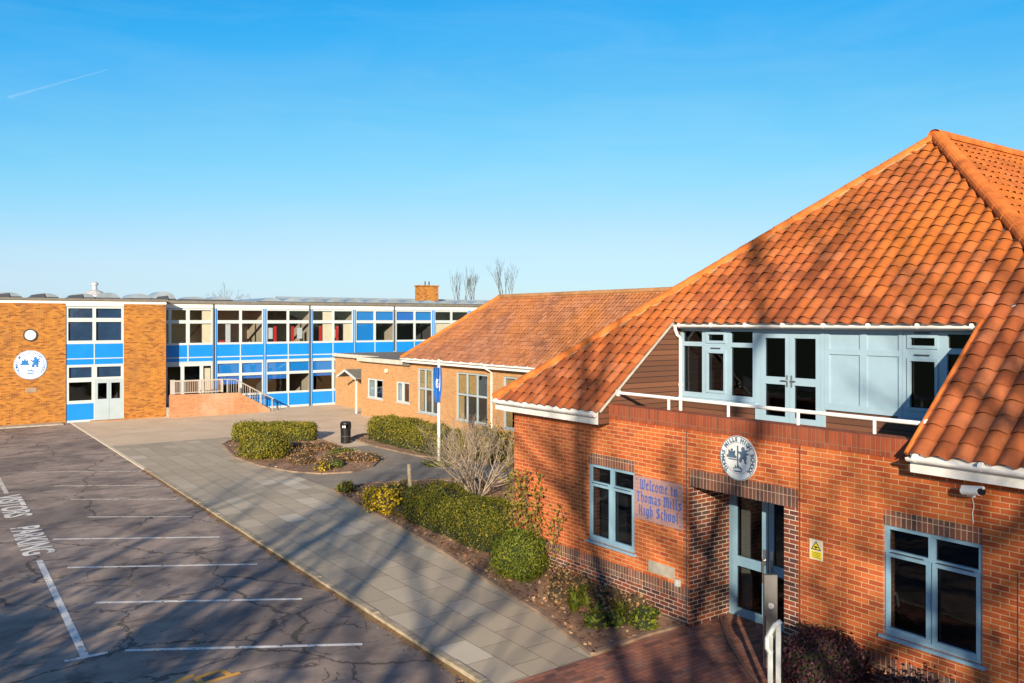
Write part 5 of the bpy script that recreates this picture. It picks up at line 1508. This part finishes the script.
def tuft(name, label, c, n, h, spread, mat, seed, w=0.014, group=None):
    rnd = random.Random(seed); mb = MB(); c = Vector(c)
    for i in range(n):
        a = rnd.uniform(0, 2 * PI); r = spread * rnd.random() * 0.35
        p = c + Vector((r * math.cos(a), r * math.sin(a), 0)); hh = h * rnd.uniform(0.6, 1.1); o = spread * rnd.uniform(0.3, 1)
        d = Vector((math.cos(a), math.sin(a), 0)); s = Vector((-d.y, d.x, 0)) * w
        q = p + d * o * 0.4 + Vector((0, 0, hh * 0.65)); e = p + d * o + Vector((0, 0, hh * rnd.uniform(0.7, 1.0)))
        mb.face([p - s, p + s, q + s * 0.9, q - s * 0.9]); mb.face([q - s * 0.9, q + s * 0.9, e])
    return tag(mb.build(name, M[mat], at=tuple(c)), label, 'plant', group)
for i, (x, y) in enumerate([(10.45, 12.15), (10.65, 11.4), (10.15, 11.55), (10.8, 12.6), (10.4, 12.5), (10.1, 12.1), (10.6, 13.2)]):
    tuft('bladed_plant', 'green bladed plant in the wall bed beside the entrance paving', (x, y, 0.03), 40, 0.30, 0.24, 'leaf_green', 60 + i, group='bladed plants in the wall bed')
for i, (x, y) in enumerate([(10.55, 10.75), (10.3, 11.15), (10.9, 11.05), (9.95, 11.3)]):
    bush('leafy_plant', 'low bright green leafy plant at the near end of the wall bed', 'plant', (x, y, 0.09), (0.22, 0.24, 0.15), 260, 0.07, 'leaf_green', 'core', seed=70 + i, amp=0.4, group='leafy plants at the near end of the wall bed', shaggy=0.3)
for i, (x, y) in enumerate([(10.95, 12.9), (10.9, 11.9), (10.5, 13.0), (10.95, 13.4), (10.2, 12.7), (11.0, 11.4), (10.7, 12.1)]):
    bush('winter_plant', 'dead brown winter plant close against the front wall', 'plant', (x, y, 0.14), (0.2, 0.26, 0.22), 260, 0.065, 'leaf_russet', 'core_brown', seed=80 + i, amp=0.5, group='dead winter plants by the front wall', shaggy=0.6)

# bare shrub with pale stems
def branch(mb, p, d, L, r, depth, rnd, spread=0.5, k=5, up=0.12, nseg=3, split=(2, 3)):
    pts = [p]; q = p; dd = d
    for i in range(nseg):
        dd = (dd + Vector((rnd.gauss(0, .12), rnd.gauss(0, .12), rnd.gauss(0, .08) + up))).normalized()
        q = q + dd * L / nseg; pts.append(q)
    mb.tube(pts, [r * (1 - 0.4 * i / nseg) for i in range(nseg + 1)], k, cap=False)
    if depth <= 0: return
    for _ in range(rnd.randint(*split)):
        a = dd.orthogonal().normalized(); a = Matrix.Rotation(rnd.uniform(0, 2 * PI), 3, dd) @ a
        nd = (dd + a * rnd.uniform(0.5, 1.3) * spread).normalized()
        st = pts[-1] if rnd.random() < 0.6 else pts[-2].lerp(pts[-1], rnd.random())
        branch(mb, st, nd, L * rnd.uniform(0.6, 0.85), r * 0.6, depth - 1, rnd, spread, max(3, k - 1), up, nseg, split)
rnd = random.Random(31); bs = thing('bare_shrub', 'leafless pale-stemmed shrub fanning up behind the long hedge', 'shrub', (14.3, 21.8, 0.03))
mb = MB(); mt = MB()
for i in range(22):
    a = rnd.uniform(0, 2 * PI); d = Vector((math.cos(a) * 0.75, math.sin(a) * 0.75, rnd.uniform(0.5, 1.5))).normalized()
    branch(mb, Vector((14.3 + 0.15 * math.cos(a), 21.8 + 0.15 * math.sin(a), 0.02)), d, rnd.uniform(0.75, 1.1), 0.021, 3, rnd, 0.6, 5, 0.07, 3, (3, 4))
mb.build('stems', M['bark_pale'], bs)
# climber on the wall corner
rnd = random.Random(33); cl = thing('wall_climber', 'thin leafy climber with yellowing leaves on the corner of the brick wall', 'climber', (11.2, 15.2, 0.03))
mb = MB(); ml = MB()
for i in range(11):
    y = 14.0 + 0.16 * i; z = 0.03; p = Vector((11.18, y, z)); pts = [p]
    top = 2.35 - 0.9 * abs(i - 6) / 6 - rnd.uniform(0, 0.4)
    while p.z < top:
        p = p + Vector((rnd.gauss(-0.012, 0.03), rnd.gauss(0, 0.07), rnd.uniform(0.1, 0.2))); p.x = min(11.235, p.x); pts.append(p)
        for _ in range(9 if p.z > 0.7 else 3):
            add_leaf(ml, p + Vector((rnd.gauss(-0.07, 0.05), rnd.gauss(0, 0.12), rnd.gauss(0, 0.08))), (-1, 0, .3), 0.085, rnd, 0.6)
    mb.tube(pts, 0.008, 4, cap=False)
mb.build('stems', M['bark_dark'], cl)
for v in ml.v: v.x = min(v.x, 11.25)
ml.build('leaves', M['leaf_climber'], cl)

# fallen leaves over the beds
def inside(p, poly):
    c = False; n = len(poly)
    for i in range(n):
        (x1, y1), (x2, y2) = poly[i], poly[(i + 1) % n]
        if (y1 > p[1]) != (y2 > p[1]) and p[0] < (x2 - x1) * (p[1] - y1) / (y2 - y1) + x1: c = not c
    return c
rnd = random.Random(35); mb = MB()
for poly, n in ((ISL, 1400), (BED2, 6500), (BED3, 900)):
    xs = [p[0] for p in poly]; ys_ = [p[1] for p in poly]; i = 0
    while i < n:
        p = (rnd.uniform(min(xs), max(xs)), rnd.uniform(min(ys_), max(ys_)))
        if inside(p, poly):
            add_leaf(mb, Vector((*p, 0.045 + rnd.random() * 0.03)), (0, 0, 2.0), 0.085, rnd, 0.6); i += 1
for i in range(260):
    yy = rnd.uniform(8, 30); add_leaf(mb, Vector((KX - 0.16 - abs(rnd.gauss(0, 0.14)), yy, zr(yy) + 0.02)), (0, 0, 3), 0.05, rnd, 0.6)
mb.build('leaf_litter', M['leaf_dead'], kind='stuff', label='dead leaves scattered over the planting beds and along the kerb')

# ------------------------------------------------------------------ trees
def tree(name, label, loc, h, seed, depth=5, spread=0.5, r=0.2, trunk=0.28, up=0.06, limbs=5, group=None, mat='bark_dark', split=(2, 3)):
    rnd = random.Random(seed); t = thing(name, label, 'tree', loc, group)
    b = Vector(loc); mb = MB(); th = h * trunk
    mb.tube([b + Vector((0, 0, -0.2)), b + Vector((0.02, 0, th * 0.5)), b + Vector((0.05, 0.04, th)), b + Vector((0.0, 0.1, th * 1.5))], [r * 1.15, r, r * 0.85, r * 0.6], 9)
    mb.build('trunk', M[mat], t)
    mb = MB()
    for i in range(limbs):
        a = 2 * PI * i / limbs + rnd.uniform(-.4, .4)
        d = Vector((math.cos(a) * spread * 1.6, math.sin(a) * spread * 1.6, rnd.uniform(0.6, 1.2))).normalized()
        branch(mb, b + Vector((0.03, 0.05, th * rnd.uniform(0.85, 1.35))), d, h * 0.22, r * 0.5, depth, rnd, spread, 5, up, 3, split)
    mb.build('crown', M[mat], t)
    return t
tree('bare_tree', 'bare winter tree top just showing above the long flat school roof', (27.6, 92, -0.16), 9.4, 51, 5, 0.6, 0.22)
tree('bare_tree', 'taller feathery bare tree behind the tiled hall roof', (57.2, 81, -0.16), 12.4, 52, 5, 0.17, 0.2, 0.3, 0.2, limbs=3)
tree('bare_tree', 'shorter feathery bare tree beside the brick chimney', (53.4, 84, -0.16), 11.4, 53, 5, 0.17, 0.18, 0.3, 0.2, limbs=3)
# trees behind the photographer that throw the branch shadows
SHT = [((-9.0, -11.2), 20.0, 61, 0.42), ((-6.5, -13.4), 13.0, 62, 0.36), ((-4.5, -12.6), 12.5, 64, 0.42), ((-15.0, -2.0), 14.0, 65, 0.5), ((-2.6, -9.2), 8.5, 66, 0.45), ((-12.5, -4.5), 12.5, 63, 0.45)]
for (x, y), h, sd, sp in SHT:
    tree('roadside_tree', 'bare roadside tree across the car park', (x, y, -0.16), h, sd, 5, sp, min(0.36, 0.027 * h), group='bare roadside trees')
for x, y, h, r_, sd in ((-8.5, 2.5, 5.2, 1.7, 91), (-9.0, 6.5, 4.6, 1.8, 92), (-7.6, -1.6, 4.8, 1.6, 93)):  # unseen evergreens added to cast denser shade than bare branches give
    bush('shade_evergreen', 'unseen dense evergreen added to shade the car park', 'tree', (x, y, h * 0.52), (r_, r_, h * 0.5), 3500, 0.22, 'leaf_hedge', 'core', seed=sd, amp=0.4, group='unseen evergreens added to shade the car park', shaggy=0.4)

# faint contrail high in the sky
def skypt(u, v, dist):
    r = (u - 512) / 840; q = (321 - v) / 840
    s0, c0 = math.sin(VIEW_AZ), math.cos(VIEW_AZ)
    return Vector(((s0 + r * c0) * dist, (c0 - r * s0) * dist, 5.45 + q * dist))
k = N('contrail_vapour')
tr = k.n('ShaderNodeBsdfTransparent'); mx = k.n('ShaderNodeMixShader'); mx.inputs[0].default_value = 0.022
k.base((0.9, 0.9, 0.9)); k.rough(1)
k.t.links.new(tr.outputs[0], mx.inputs[1]); k.t.links.new(k.b.outputs[0], mx.inputs[2]); k.t.links.new(mx.outputs[0], k.t.nodes['Material Output'].inputs[0])
mb = MB(); mb.tube([skypt(8 + 10 * i, 97.5 - 2.8 * i, 4000) for i in range(11)], [2 + 0.55 * (10 - i) for i in range(11)], 8)
mb.build('contrail', k.m, kind='stuff', label='faint white aircraft trail high in the blue sky')
